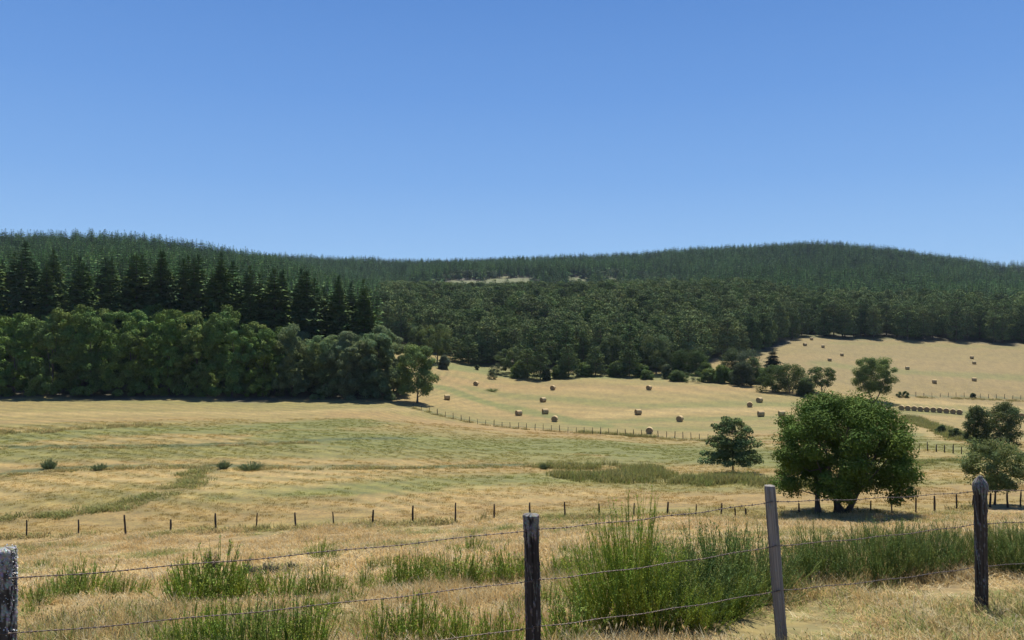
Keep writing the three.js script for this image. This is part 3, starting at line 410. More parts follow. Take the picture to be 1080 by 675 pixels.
// ---------- the big ash and the other single trees ----------
const own = (o, name, x, z, label, category, group) => { o.name = numbered(name); tag(o, label, category, group); return put(o, x, z, .03); };
{
  const egg = t => t < .3 ? .78 + .22 * sin(t / .3 * PI / 2) : sqrt(max(0, 1 - ((t - .3) / .71) ** 2)) ** 1.08;
  const [ax, az, ah, aw] = SPOTS.ash;
  own(broadleaf({ seed: 5, h: ah * 1.02, w: aw * 1.08, low: .12, clumps: 190, leaves: 520, leaf: .12, color: [.125, .20, .032], stems: 4, spread: .5, profile: egg, deep: .62, girth: .026, puff: .5, shell: .6, foot: [[.15, .1], [-.1, -.12], [.05, .25], [-1.5, .3]] }), 'ash_tree', ax, az, 'large dense green tree with several trunks just behind the valley fence', 'tree');
  const [px, pz, ph, pw] = SPOTS.pine;
  own(scotsPine({ seed: 31, h: ph, w: pw * 1.1, low: .14, whorls: 9, boughs: 7, cards: 150, card: .125, tuft: .085, cone: true, round: .7, flat: .5, steps: [1, .8, .6, .4], color: [.15, .21, .07] }), 'pine_tree', px, pz, 'small lone pine with layered branches in the mown field', 'tree');
  const [bx, bz, bh, bw] = SPOTS.pair;
  own(broadleaf({ seed: 41, h: bh, w: bw, low: .15, clumps: 70, leaves: 360, leaf: .24, puff: .6, material: PALE, color: [.2, .285, .07], stems: 2, spread: .7 }), 'field_tree', bx, bz, 'loose two stemmed tree standing alone at the foot of the upper field', 'tree');
  const [rx, rz, rh, rw] = SPOTS.round;
  own(broadleaf({ seed: 43, h: rh, w: rw, low: .2, clumps: 36, leaves: 170, leaf: .24, color: [.12, .18, .042], stems: 3, spread: .5 }), 'field_tree', rx, rz, 'small dark round headed tree with short trunks beside the round bushes', 'tree');
  const [sx, sz, sh, sw] = SPOTS.sapling;
  own(broadleaf({ seed: 47, h: sh, w: sw, low: .2, clumps: 62, leaves: 230, leaf: .11, material: PALE, color: [.21, .27, .095], spread: .4, bark: [.10, .085, .07], deep: .6 }), 'young_tree', sx, sz, 'small bushy grey green tree behind the rightmost fence post', 'tree');
  const tall = t => .55 + .45 * sin(PI * min(1, t * 1.15)) - .35 * smooth(.75, 1, t);
  for (const [key, seed, label] of [['willow1', 51, 'dark upright willow, left one of the pair behind the small bushy tree'], ['willow2', 53, 'taller dark willow, right one of the pair behind the small bushy tree']]) { const [x, z, h, w] = SPOTS[key]; own(broadleaf({ seed, h, w, low: .1, clumps: 54, leaves: 200, leaf: .15, material: PALE, color: [.15, .195, .068], stems: 2, spread: .3, profile: tall }), 'willow_tree', x, z, label, 'tree', 'willow pair'); }
  const edge = [['pale', 61, 'bright yellow green tree in the gap beside the left wood', [0.188, 0.247, 0.078], .16, 30], ['pale2', 62, 'smaller pale green tree behind the bright one in the gap', [0.165, 0.225, 0.075], .12, 24], ['edgebroad', 63, 'light green spreading tree at the foot of the pines above the grassy bank', [0.158, 0.21, 0.068], .06, 30], ['edgebroad2', 64, 'pale green leafy tree at the pine edge, left of the round hedge bushes', [0.15, 0.203, 0.075], .08, 36], ['edgebroad3', 65, 'dull green leafy tree among the pines behind the bale field', [0.112, 0.158, 0.053], .08, 34]];
  for (const [key, seed, label, color, low, clumps] of edge) { const [x, z, h, w] = SPOTS[key]; own(broadleaf({ seed, h, w, low, clumps, leaves: 260, leaf: .32, color, material: PALE }), 'edge_tree', x, z, label, 'tree'); }
  const bushes = [['roundbush', 71, 'left of the two big rounded bushes in front of the small dark conifer', [0.117, 0.177, 0.045]], ['roundbush2', 72, 'right and taller of the two big rounded bushes beside the round headed tree', [0.128, 0.188, 0.048]], ['smallbush', 73, 'small rounded bush touching the foot of the round headed tree', [0.112, 0.162, 0.048]], ['shrubpale', 74, 'little pale shrub on the bank below the bright tree', [0.15, 0.195, 0.112]],
    ['hedge1', 75, 'left of two round dark green hedge bushes below the pines', [0.093, 0.15, 0.039]], ['hedge2', 76, 'right of two round dark green hedge bushes below the pines', [0.105, 0.162, 0.042]], ['hedgelow', 77, 'low wide bush at the field edge below the round hedge bushes', [0.087, 0.143, 0.038]], ['ball', 78, 'small ball shaped bush at the field edge left of the hedge bushes', [0.15, 0.195, 0.09]], ['clump1', 79, 'left bush of the grey green clump between hedge and round bushes', [0.105, 0.15, 0.054]], ['clump2', 80, 'tall pale willow bush of the grey green clump between hedge and round bushes', [0.135, 0.177, 0.087]], ['clump3', 81, 'front bush of the grey green clump standing at the field edge', [0.093, 0.128, 0.06]], ['clump4', 82, 'low scrambling light green bush between hedge and grey green clump', [0.165, 0.217, 0.075]], ['ballet', 83, 'tiny dark ball shaped bush at the edge of the bale field', [0.083, 0.12, 0.045]],
    ['low1', 84, 'low grey green bush on the grassy bank under the pines', [0.12, 0.15, 0.075]], ['low2', 85, 'small low bush at the foot of the grassy bank', [0.112, 0.143, 0.068]], ['low3', 86, 'tiny bush alone on the upper part of the grassy bank', [0.112, 0.15, 0.06]], ['low4', 87, 'flat weedy clump lying in the bale field', [0.15, 0.18, 0.068]], ['ditch1', 88, 'taller bush on the ditch at the left edge of the mown field', [0.128, 0.158, 0.075]], ['ditch2', 89, 'low bush on the ditch right of the taller ditch bush', [0.12, 0.15, 0.072]], ['ditch3', 90, 'small bush left of the long low bush on the ditch line', [0.128, 0.158, 0.075]], ['ditch4', 91, 'long low bush on the ditch line in the left field', [0.12, 0.15, 0.068]], ['wall1', 92, 'left small bush on the rough strip below the line of bales', [0.112, 0.165, 0.053]], ['wall2', 93, 'right wider bush on the rough strip below the line of bales', [0.12, 0.173, 0.054]], ['field1', 94, 'low bush at the left end of the upper field boundary', [0.12, 0.18, 0.053]], ['field2', 95, 'tiny bush in the middle of the upper field boundary', [0.12, 0.165, 0.053]], ['corner', 96, 'dark tuft of rushes at the left tip of the tall grass patch', [0.083, 0.105, 0.045]]];
  for (const [key, seed, label, color] of bushes) { if (key.startsWith('ditch') || key === 'corner' || key === 'low4') { const [x, z, h, w] = SPOTS[key], m = meshOf(numbered('bush'), broom({ seed, h: h * 1.0, w: w * .95, stems: 130, twigs: 5, leaves: 18, thick: 5, color: color.map(v => v * 2.7) }), GRASS); tag(m, label, 'bush'); put(m, x, z, .03); continue; } const [x, z, h, w] = SPOTS[key], big = h > 3; own(shrub({ seed, h: h * 1.1, w: w * 1.2, leaf: big ? .24 : .16, clumps: big ? 22 : 12, leaves: big ? 420 : 200, color }), 'bush', x, z, label, 'bush'); }
  const scrub = [0, 1, 2, 3].map(k => shrub({ seed: 120 + k, h: 4, w: 5, leaf: .27, clumps: 24, leaves: 380, color: [[.14, .22, .045], [.18, .26, .065], [.12, .18, .042], [.2, .28, .06]][k] }));
  const youngPine = [0, 1].map(k => scotsPine({ seed: 130 + k, h: 9, w: 5.4, low: .06, whorls: 10, boughs: 6, cards: 60, card: .22, tuft: .13, cone: k === 1, color: [[.14, .19, .06], [.12, .17, .055]][k] }));
  EDGE_SCRUB.forEach(([x, z, h, w], i) => h > 5.4 ? stand(youngPine[i % 2], 'young_pine', x, z, 'young pine standing forward of the forest edge among the scrub', 'tree', { s: w / 5.2, sy: h / 9, turn: i * 2.1, group: 'young pines among the scrub' }) : stand(scrub[i % 4], 'edge_bush', x, z, 'leafy bush in the scrub along the foot of the pines behind the bale field', 'bush', { s: w / 4.6, sy: h / 4, turn: i * 1.7, group: 'scrub along the pine edge' }));
  const [jx, jz, jh, jw] = SPOTS.juniper;
  own(spruce({ seed: 97, h: jh, w: jw * 1.1, levels: 20, boughs: 12, sprays: 6, low: .0, color: [.052, .076, .038] }), 'conifer', jx, jz, 'small dark conical conifer behind the rounded bushes', 'tree');
}

// ---------- the wood on the left: broadleaves in front, spruces behind ----------
{
  const r = randomOf(300), kinds = [];
  const green = [[.185, .28, .062], [.162, .262, .055], [.205, .284, .072], [.155, .248, .06]], silver = [[.235, .31, .13], [.22, .30, .115], [.255, .325, .15]];
  for (let k = 0; k < 4; k++) kinds.push(broadleaf({ seed: 310 + k, h: 18, w: 10.5, low: .0, clumps: 150, leaves: 230, leaf: .34, lobes: 16, deep: .8, girth: .012, color: green[k], profile: t => t < .55 ? .72 + .28 * sin(t / .55 * PI / 2) : sqrt(max(0, 1 - ((t - .55) / .47) ** 2)) }));
  for (let k = 0; k < 3; k++) kinds.push(broadleaf({ seed: 330 + k, h: 14, w: 9, low: .01, clumps: 140, leaves: 220, leaf: .3, lobes: 15, deep: .8, girth: .012, color: silver[k], material: PALE, profile: t => t < .5 ? .7 + .3 * sin(t / .5 * PI / 2) : sqrt(max(0, 1 - ((t - .5) / .52) ** 2)) }));
  const nth = ['first', 'second', 'third', 'fourth', 'fifth', 'sixth', 'seventh', 'eighth', 'ninth'];
  WOOD_FRONT.forEach(([x, z, h, w], i) => {
    if (i === WOOD_FRONT.length - 1) { own(broadleaf({ seed: 345, h, w: w * 1.08, low: .1, clumps: 60, leaves: 330, leaf: .26, color: [.21, .285, .08], puff: .58, girth: .014, profile: t => t < .4 ? .7 + .3 * sin(t / .4 * PI / 2) : sqrt(max(0, 1 - ((t - .4) / .62) ** 2)) }), 'wood_tree', x, z, 'outermost tree of the left wood, standing free at its right end', 'tree'); return; }
    const last = false, pale = i >= 9, proto = kinds[pale ? 4 + i % 3 : i % 4], H = pale ? 14 : 18, W = pale ? 9 : 10.5;
    const label = last ? 'outermost tree of the left wood, standing free at its right end' : pale ? `silvery green leafy tree, ${nth[i - 9]} pale one from the left in the left wood` : `dark green leafy tree, ${nth[i]} from the left in the front row of the left wood`;
    const o = copyOf(proto, 'wood_tree'); o.scale.set(w * (pale ? 1.12 : 1.0 + .12 * r()) / W, h / H * (pale ? 1.06 : .95 + .16 * r()), w * 1.12 / W); o.rotation.y = r() * 6.28; tag(o, label, 'tree', last ? null : pale ? 'silvery trees of the left wood' : 'dark trees at the front of the left wood'); put(o, x, z, .1);
  });
  WOOD_BACK.forEach(([x, z, h, w], i) => { const pale = i >= 10, o = copyOf(kinds[pale ? 4 + (i + 1) % 3 : (i + 2) % 4], 'wood_tree'), s = h / (pale ? 14 : 18); o.scale.set(1, s, 1); o.rotation.y = r() * 6.28; tag(o, 'leafy tree of the second row in the left wood, its top below the spruces', 'tree', 'second row of the left wood'); put(o, x, z, .1); });
  const firs = []; for (let k = 0; k < 5; k++) firs.push(spruce({ seed: 360 + k, h: 26, w: 11.6 + .6 * k, levels: 32, boughs: 12, sprays: 6, color: [[.096, .15, .046], [.11, .164, .046], [.088, .14, .05], [.116, .17, .054], [.096, .152, .042]][k] }));
  SPRUCES.forEach(([x, z, h], i) => stand(firs[i % 5], 'spruce', x, z, 'tall dark spruce rising behind the left leafy wood', 'tree', { s: (.8 + .35 * r()) * sqrt(h / 26), sy: h / 26, turn: r() * 6.28, group: 'spruces behind the left wood', sink: .2 }));
}

// ---------- conifer forests: the nearest pines one by one, the mass behind as one forest ----------
function forest(name, label, protos, spots) {
  // one InstancedMesh for each prototype's crown and trunk, all under one object
  const o = new THREE.Group(); o.name = name; tag(o, label, 'forest', null, 'stuff'); scene.add(o);
  protos.forEach((proto, k) => {
    const mine = spots.filter((s, i) => s.kind === k), m = new THREE.Matrix4(), q = new THREE.Quaternion(), up = v3(0, 1, 0);
    for (const part of proto.children) {
      const im = new THREE.InstancedMesh(part.geometry, part.material, mine.length); im.name = part.name === 'crown' ? 'crowns' : 'trunks'; im.castShadow = im.receiveShadow = true; im.userData.kind = 'stuff';
      mine.forEach((s, i) => { im.setMatrixAt(i, m.compose(v3(s.x, ground(s.x, s.z) - .3, s.z), q.setFromAxisAngle(up, s.turn), v3(s.sx, s.sy, s.sx))); im.setColorAt(i, s.tint); });
      o.add(im);
    }
  });
}
{
  const r = randomOf(500), pines = [], farPines = [], farFirs = [];
  const tones = [[.165, .225, .075], [.125, .185, .055], [.195, .245, .088], [.12, .172, .062]];
  for (let k = 0; k < 4; k++) { pines.push(scotsPine({ seed: 510 + k, h: 14, w: 7, low: .1 - .05 * (k % 2), whorls: 11, boughs: 6, cards: 46, card: .25, round: .8, tuft: .15, color: tones[k] })); farPines.push(scotsPine({ seed: 530 + k, h: 14, w: 6, low: .3, whorls: 6, boughs: 5, cards: 8, far: true, tuft: .15, round: .8, color: tones[k] })); farFirs.push(spruce({ seed: 550 + k, h: 15.5, w: 8.6, levels: 12, boughs: 8, sprays: 3, low: .2, far: true, color: [[.165, .265, .09], [.145, .24, .088], [.19, .285, .10], [.155, .255, .102]][k] })); }
  const broad = [broadleaf({ seed: 570, h: 9, w: 7, low: .08, clumps: 20, leaves: 26, leaf: .8, color: [.15, .19, .09] })];
  const near = [], mid = [], far = [], plantation = table([[-9, 600], [3, 610], [8, 560], [12, 470], [20, 440], [36, 450]]);
  // jittered planting grid in world axes, closer by the field edge
  const plant = (x0, x1, z0, z1, step, fn) => { for (let z = z1; z > z0; z -= step) for (let x = x0; x < x1; x += step) fn(x + (r() - .5) * step * .85, z + (r() - .5) * step * .85); };
  plant(-140, 420, -600, -150, 5.6, (x, z) => {
    const th = bearing(x, z), R = hypot(x, z), depth = R - woodEdge(th); if (th < -9.6 || th > 37 || depth < 1.5 || R > plantation(th)) return;
    if (th < -6 && R < 266 && x < -28) return;
    if (r() < .1 + (depth < 8 ? .15 : 0)) return;
    near.push({ x, z, R, th, depth });
  });
  near.sort((a, b) => a.depth - b.depth);
  // visible front of the forest: trees of the outermost ranks
  const front = near.splice(0, 290);
  front.forEach((s, i) => { const k = .8 + .36 * r(), east = s.th > 17; stand(pines[i % 4], 'pine', s.x, s.z, east ? 'dark pine in the front ranks of the forest edge above the upper field' : 'dark pine in the front ranks of the forest edge behind the bale field', 'tree', { s: k * (.9 + .25 * r()), sy: k * (east ? 1.02 : .95), turn: r() * 6.28, group: east ? 'pines along the upper field' : 'pines behind the bale field' }); });
  for (const s of near) { const k = .8 + .45 * r(), t = .62 + .75 * r(); mid.push({ x: s.x, z: s.z, kind: floor(r() * 4), sx: k * (.9 + .3 * r()), sy: k, turn: r() * 6.28, tint: new THREE.Color(t * (.95 + .15 * r()), t, t * (.9 + .2 * r())) }); }
  forest('pine_forest', 'grey green pine forest behind the bale field and upper field', pines, mid);
  plant(-900, 980, -1420, -215, 7.0, (x, z) => {
    const th = bearing(x, z), R = hypot(x, z); if (abs(th) > 37 || inClearing(x, z) || r() < .07) return;
    const west = th < -9.6; if (west ? R < 245 - 30 * smooth(-14, -10, th) : R < plantation(th)) return; if (R > 1380) return;
    const t = .45 + 1.05 * r() + .3 * (fbm(x * .008, z * .008, 3) - .5), leafyBelt = !west && R > 640 && R < 830 && th < 15 && fbm(x * .02 + 50, z * .02, 3) > .54 && r() < .6;
    const k = .8 + .4 * r(); far.push({ x, z, kind: leafyBelt ? 8 : (!west && R < 720 && th < 9 && r() < .6) ? 4 + floor(r() * 4) : floor(r() * 4), sx: leafyBelt ? k : k * (.95 + .3 * r()), sy: k * (west ? 1.0 : .9), turn: r() * 6.28, tint: new THREE.Color(t, t, t * (.95 + .1 * r())) });
  });
  forest('hill_forest', 'dense dark spruce plantation covering the far hills', [...farFirs, ...farPines, ...broad], far);
}

// ---------- hay bales ----------
{
  const makeBale = seed => {
    // wound roll: slightly ragged cylinder, axis along x, with a spiral on its ends
    const r = randomOf(seed), n = 36, R = .58, L = 1.08, s = new Shape(), cols = () => jitter([.37, .27, .13], r, .45), xs = [-.5, -.47, -.3, -.1, .1, .3, .47, .5], rows = [];
    for (let i = 0; i < xs.length; i++) { const row = []; for (let q = 0; q < n; q++) { const a = q / n * 2 * PI, k = R * ((i === 0 || i === 7) ? .955 : 1) * (1 + .03 * (r() - .5) - .035 * max(0, -sin(a))); row.push(s.vert(xs[i] * L + .01 * (r() - .5), R * .965 + sin(a) * k, cos(a) * k, cols())); } rows.push(row); }
    for (let i = 0; i + 1 < rows.length; i++) for (let q = 0; q < n; q++) { const a = rows[i][q], b = rows[i][(q + 1) % n], c = rows[i + 1][q], d = rows[i + 1][(q + 1) % n]; s.i.push(a, b, d, a, d, c); }
    const g = new THREE.Group(); meshOf('wound_hay', s.geometry(true), HAY, g);
    for (const side of [-1, 1]) {
      const e = new Shape(), rings = 9, all = [];
      for (let k = 0; k <= rings; k++) { const row = []; for (let q = 0; q < n; q++) { const a = q / n * 2 * PI, f = R * .955 * (1 - k / rings) + .001; row.push(e.vert(side * (L * .5 + .004 + .028 * ((k + q / n) % 2 < 1 ? 1 : 0) * (k > 0 ? 1 : 0) * r()), R * .965 + sin(a) * f, cos(a) * f, jitter([.27, .19, .09], r, .5))); } all.push(row); }
      for (let k = 0; k < rings; k++) for (let q = 0; q < n; q++) { const a = all[k][q], b = all[k][(q + 1) % n], c = all[k + 1][q], d = all[k + 1][(q + 1) % n]; side > 0 ? e.i.push(a, d, b, a, c, d) : e.i.push(a, b, d, a, d, c); }
      meshOf('bale_end', e.geometry(false), HAY, g);
    }
    return g;
  };
  const HAY = new THREE.MeshStandardMaterial({ vertexColors: true, roughness: .95, side: THREE.DoubleSide }), protos = [makeBale(601), makeBale(602), makeBale(603)];
  const labels = ['pale hay bale nearest the free standing tree of the left wood', 'dark hay bale high at the left end of the bale field', 'hay bale leftmost of the loose group of four near the valley fence', 'upper hay bale directly above two others in the middle of the bale field', 'wide hay bale in the middle of the loose group near the valley fence', 'lowest hay bale of the loose group near the valley fence', 'small hay bale close under the grassy bank, left of centre', 'pale hay bale alone in the middle of the bale field', 'hay bale close under the forest edge in the bale field', 'dark hay bale touching the bale field fence', 'hay bale right of the one touching the fence', 'hay bale just above the lone small pine', 'highest hay bale of the four left of the big tree', 'hay bale left of the highest of the four beside the big tree', 'lower left hay bale of the four beside the big tree', 'hay bale closest to the crown of the big tree',
    'leftmost hay bale of the upper field', 'topmost hay bale of the upper field by the forest edge', 'hay bale right of the leftmost one near the top of the upper field', 'lower of two hay bales above the round headed tree', 'right of two hay bales above the round headed tree', 'hay bale alone in the middle of the upper field', 'lowest hay bale of the upper field', 'upper of two close hay bales at the right of the upper field', 'lower of two close hay bales at the right of the upper field', 'rightmost low hay bale of the upper field near its boundary'];
  BALES.forEach(([x, z, turn], i) => { const o = copyOf(protos[i % 3], 'hay_bale'); o.rotation.y = (90 - turn) / DEG + bearing(x, z) / -DEG; tag(o, labels[i], 'hay bale', i < 16 ? 'bales in the valley field' : 'bales in the upper field'); put(o, x, z, .05); });
  const order = ['first', 'second', 'third', 'fourth', 'fifth', 'sixth', 'seventh', 'eighth', 'ninth', 'tenth', 'eleventh', 'twelfth'];
  const n = 10, [a, b] = [BALE_LINE[0], BALE_LINE[11]], aim = atan2(b[0] - a[0], b[1] - a[1]);
  for (let i = 0; i < n; i++) { const x = lerp(a[0], b[0], i / (n - 1)), z = lerp(a[1], b[1], i / (n - 1)), o = copyOf(protos[i % 3], 'hay_bale'); o.rotation.y = aim + (i % 3 - 1) * .05; tag(o, `${order[i]} hay bale from the left in the long line of stored bales`, 'hay bale', 'line of stored bales'); put(o, x, z, .05); }
  BALE_LINE_EAST.forEach(([x, z], i) => { const o = copyOf(protos[i % 3], 'hay_bale'); o.rotation.y = aim + i * .03; tag(o, `${order[i]} from the left of the stored bales half hidden behind the willow pair`, 'hay bale', 'bales behind the willows'); put(o, x, z, .05); });
}

// ---------- fences ----------
function barbedWire(points, { strand = .0024, pitch = .07, barbs = .12, sag = .02, sides = 4, step = .022 }) {
  // two strands twisted round each other, a four pointed barb every few centimetres
  const wire = new Shape(), spikes = new Shape(), steel = [.115, .09, .075], r = randomOf(points.length * 77 + 5);
  for (let k = 0; k + 1 < points.length; k++) {
    const a = points[k], b = points[k + 1], len = a.distanceTo(b), n = max(4, Math.ceil(len / step)), dir = v3().subVectors(b, a).normalize(), s = v3(-dir.z, 0, dir.x).normalize(), u = v3().crossVectors(s, dir).normalize();
    const at = t => v3().lerpVectors(a, b, t).add(v3(0, -sag * 4 * t * (1 - t) + .004 * sin(t * 23 + k), 0));
    for (const ph of [0, PI]) { const pts = [], rr = []; for (let i = 0; i <= n; i++) { const t = i / n, q = t * len / pitch * 2 * PI + ph; pts.push(at(t).addScaledVector(s, cos(q) * strand).addScaledVector(u, sin(q) * strand)); rr.push(strand); } wire.tube(pts, rr, sides, () => jitter(steel, r, .5)); }
    if (barbs) for (let x = barbs * .5; x < len; x += barbs * (.9 + .2 * r())) { const p = at(x / len), q = r() * 3; for (const [ang, off] of [[q, -.004], [q + PI / 2, .004]]) { const e = v3().addScaledVector(s, cos(ang)).addScaledVector(u, sin(ang)), c = p.clone().addScaledVector(dir, off); spikes.tube([c.clone().addScaledVector(e, -.016), c.clone(), c.clone().addScaledVector(e, .016).addScaledVector(dir, .004)], [.001, .0022, .001], 4, jitter(steel, r, .4)); } for (let w = -1; w <= 1; w++) spikes.tube([p.clone().addScaledVector(dir, w * .004 - .002), p.clone().addScaledVector(dir, w * .004 + .002)], [.006, .006], 6, jitter(steel, r, .4)); }
  }
  return [wire.geometry(true), barbs ? spikes.geometry(true) : null];
}
const STEEL = new THREE.MeshStandardMaterial({ vertexColors: true, roughness: .55, metalness: .55 });
const WOOD = new THREE.MeshPhysicalMaterial({ color: new THREE.Color(.72, .72, .72), vertexColors: true, roughness: .95, specularIntensity: .25 });
{
  // roadside fence, close to the viewer: four old posts, three strands of barbed wire
  const fence = new THREE.Group(); fence.name = 'barbed_wire_fence'; tag(fence, 'roadside fence of four old posts strung with barbed wire', 'fence'); scene.add(fence);
  const spec = [
    { top: -1.36, r: .062, lean: [0, 0], wood: [.075, .066, .058], lichen: .4, tone: [.46, .46, .44], dome: .15, label: 'thick post thickly covered in pale lichen, cut by the left edge' },
    { top: -1.425, r: .055, lean: [-.03, .0], wood: [.055, .049, .043], lichen: .2, tone: [.29, .28, .26], dome: .05, label: 'blackened post with a hairy lichen top and white flecks' },
    { top: -1.43, r: .048, lean: [-.135, .02], wood: [.30, .275, .24], lichen: .03, tone: [.33, .33, .32], dome: 0, label: 'smooth grey weathered post leaning to the left' },
    { top: -1.56, r: .058, lean: [-.02, .0], wood: [.095, .075, .06], lichen: .2, tone: [.31, .305, .28], dome: 1, label: 'brown post with a rounded lichen crusted head' }];
  const wireY = [[-1.53, -1.855, -2.2], [-1.53, -1.90, -2.24], [-1.555, -1.935, -2.32], [-1.72, -2.05, -2.48]], holds = [[], [], []];
  ROADSIDE_POSTS.forEach(([x, z], i) => {
    const { top, r: R, lean, wood, lichen, tone, dome, label } = spec[i], q = randomOf(700 + i), s = new Shape(), y0 = ground(x, z) - .25, h = top - y0, n = 190, m = 48, rows = [];
    const axis = t => v3(x + lean[0] * t, y0 + h * t, z + lean[1] * t);
    for (let k = 0; k <= n; k++) {
      const t = k / n, c = axis(t), row = [], end = dome ? sqrt(max(0, 1 - smooth(1 - .075 * dome, 1.0, t) ** 2 * .92)) : (t > .985 ? .93 : 1), knob = dome === 1 ? 1 + .14 * smooth(.88, .93, t) : 1;
      for (let j = 0; j < m; j++) {
        const a = j / m * 2 * PI, cx = cos(a) * 2.2 + i * 9, cz = sin(a) * 2.2, crack = smooth(.62, .78, noise(a * 5.2 + i * 7, t * 2.2)), crust = smooth(.5, .72, fbm(cx * 2.6 + t * 8, t * 26 + cz * 2.6, 4) + lichen * .36 - .12 + (dome ? .22 * smooth(.84, .95, t) : 0));
        const rad = R * end * knob * (1 + .13 * (fbm(cx, t * 5 + cz, 3) - .5) + .1 * (noise(cx * 4, t * 40 + cz * 4) - .5) * (i === 2 ? .3 : 1)) - .006 * crack + .008 * crust * q();
        const grain = .5 + .85 * noise(a * 14 + i * 3, t * 5), col = mix3(wood.map(v => v * grain * (1 - .55 * crack)), tone.map(v => v * (.7 + .6 * q())), crust * (.55 + .45 * q()));
        row.push(s.vert(c.x + cos(a) * rad, c.y, c.z + sin(a) * rad, col));
      }
      rows.push(row);
    }
    for (let k = 0; k < n; k++) for (let j = 0; j < m; j++) { const a = rows[k][j], b = rows[k][(j + 1) % m], c = rows[k + 1][j], d = rows[k + 1][(j + 1) % m]; s.i.push(a, c, d, a, d, b); }
    const tip = s.vert(x + lean[0], top + .004 + dome * .012, z + lean[1], mix3(wood, tone, lichen)); for (let j = 0; j < m; j++) s.i.push(rows[n][j], tip, rows[n][(j + 1) % m]);
    const post = meshOf('post', s.geometry(true), WOOD, fence); post.userData.label = label;
    if (lichen > .2) {
      // leafy lichen: small crinkled scales standing off the wood
      const l = new Shape(); for (let k = 0; k < 500 + 2400 * lichen; k++) { const t = dome && q() < .55 ? 1 - .14 * q() ** 1.3 : .2 + .8 * q(), a = q() * 6.283, c = axis(t), knob = dome === 1 ? 1 + .14 * smooth(.88, .93, t) : 1, rad = R * knob * .98 * (t > .97 && dome ? .9 : 1), n2 = v3(cos(a), .4 * (q() - .3), sin(a)).normalize(), p = v3(c.x + n2.x * rad, c.y, c.z + n2.z * rad), [sd, up] = frameOf(n2.clone().addScaledVector(anyDirection(q), .7).normalize(), q), z2 = .003 + .006 * q(); l.leaf(p, v3(up.x + n2.x, up.y + n2.y + .3, up.z + n2.z).normalize(), sd, n2, z2 * 1.6, z2 * .6, jitter(tone, q, .6)); }
      const lm = meshOf('lichen', l.geometry(), LICHEN(), post); lm.userData.kind = 'stuff';
    }
    for (let w = 0; w < 3; w++) { const t = (wireY[i][w] - y0) / h, c = axis(t); holds[w].push(v3(c.x, wireY[i][w], c.z + R * (i === 3 ? -1.02 : 1.04))); }
    // staples
    for (let w = 0; w < 3; w++) { const p = holds[w][i], st = new Shape(); st.tube([v3(p.x - .006, p.y + .012, p.z - .012), v3(p.x - .006, p.y + .012, p.z + .003), v3(p.x + .006, p.y - .012, p.z + .003), v3(p.x + .006, p.y - .012, p.z - .012)], [.0018, .0018, .0018, .0018], 4, [.2, .17, .15]); meshOf('staple', st.geometry(true), STEEL, post); }
  });
  // a post further along on either side, out of the frame, only carries the ends of the wires
  for (let w = 0; w < 3; w++) {
    const first = holds[w][0], last = holds[w][3], line = [v3(first.x - 2.6, first.y + .02, first.z + 1.0), ...holds[w], v3(last.x + 2.4, last.y - .12, last.z - .95)];
    const [g, b] = barbedWire(line, {}); const m = meshOf('barbed_wire', g, STEEL, fence), k = meshOf('barbs', b, STEEL, m); k.userData.kind = 'stuff';
  }
}
function LICHEN() { return LICHEN.m ??= new THREE.MeshStandardMaterial({ vertexColors: true, roughness: 1, side: THREE.DoubleSide }); }
function postFence(name, label, posts, { r = .045, h = 1.05, seed, wires = [.95, .55], wire = .004, color = [.07, .055, .045] }) {
  const f = new THREE.Group(); f.name = numbered(name); tag(f, label, 'fence'); scene.add(f);
  const q = randomOf(seed), tops = [];
  for (const [x, z, ph] of posts) {
    const H = (ph ?? h * (.85 + .25 * q())), y = ground(x, z), lx = (q() - .5) * .16 * H, lz = (q() - .5) * .1 * H, R = r * (.75 + .5 * q()), s = new Shape(), tone = jitter(color, q, .6), pts = [], rr = [];
    for (let k = 0; k <= 5; k++) { const t = k / 5; pts.push(v3(x + lx * t + (q() - .5) * .02, y - .25 + (H + .25) * t, z + lz * t)); rr.push(R * (1.05 - .12 * t + .08 * (q() - .5)) * (k === 5 ? .8 : 1)); }
    s.tube(pts, rr, 7, () => jitter(tone, q, .4)); meshOf('post', s.geometry(true), WOOD, f); tops.push({ x, y, z, lx, lz, H });
  }
  for (const w of wires) { const line = tops.map(({ x, y, z, lx, lz, H }) => { const t = min(w / H, .93); return v3(x + lx * t, y + H * t, z + lz * t + r); }), s = new Shape(), pts = []; for (let k = 0; k + 1 < line.length; k++) for (let i = 0; i < 4; i++) { const t = i / 4; pts.push(v3().lerpVectors(line[k], line[k + 1], t).add(v3(0, -.04 * 4 * t * (1 - t), 0))); } pts.push(line[line.length - 1]); s.tube(pts, pts.map(() => wire), 4, [.14, .115, .095]); meshOf('wire', s.geometry(true), STEEL, f); }
}
postFence('wire_fence', 'thin wire fence of dark posts crossing the slope below the road', VALLEY_POSTS, { seed: 801, r: .05, wire: .0035 });
postFence('wire_fence', 'line of small posts along the near edge of the bale field', BALE_FIELD_POSTS, { seed: 802, r: .055, h: 1.05, wires: [.9] });
postFence('wire_fence', 'short fence of small posts on the pasture left of the willow pair', PASTURE_POSTS, { seed: 803, r: .06, h: .95, wires: [.8] });
postFence('wire_fence', 'faint row of posts along the boundary below the upper field', UPPER_POSTS, { seed: 804, r: .06, h: 1.15, wires: [1, .5], color: [.12, .10, .085] });

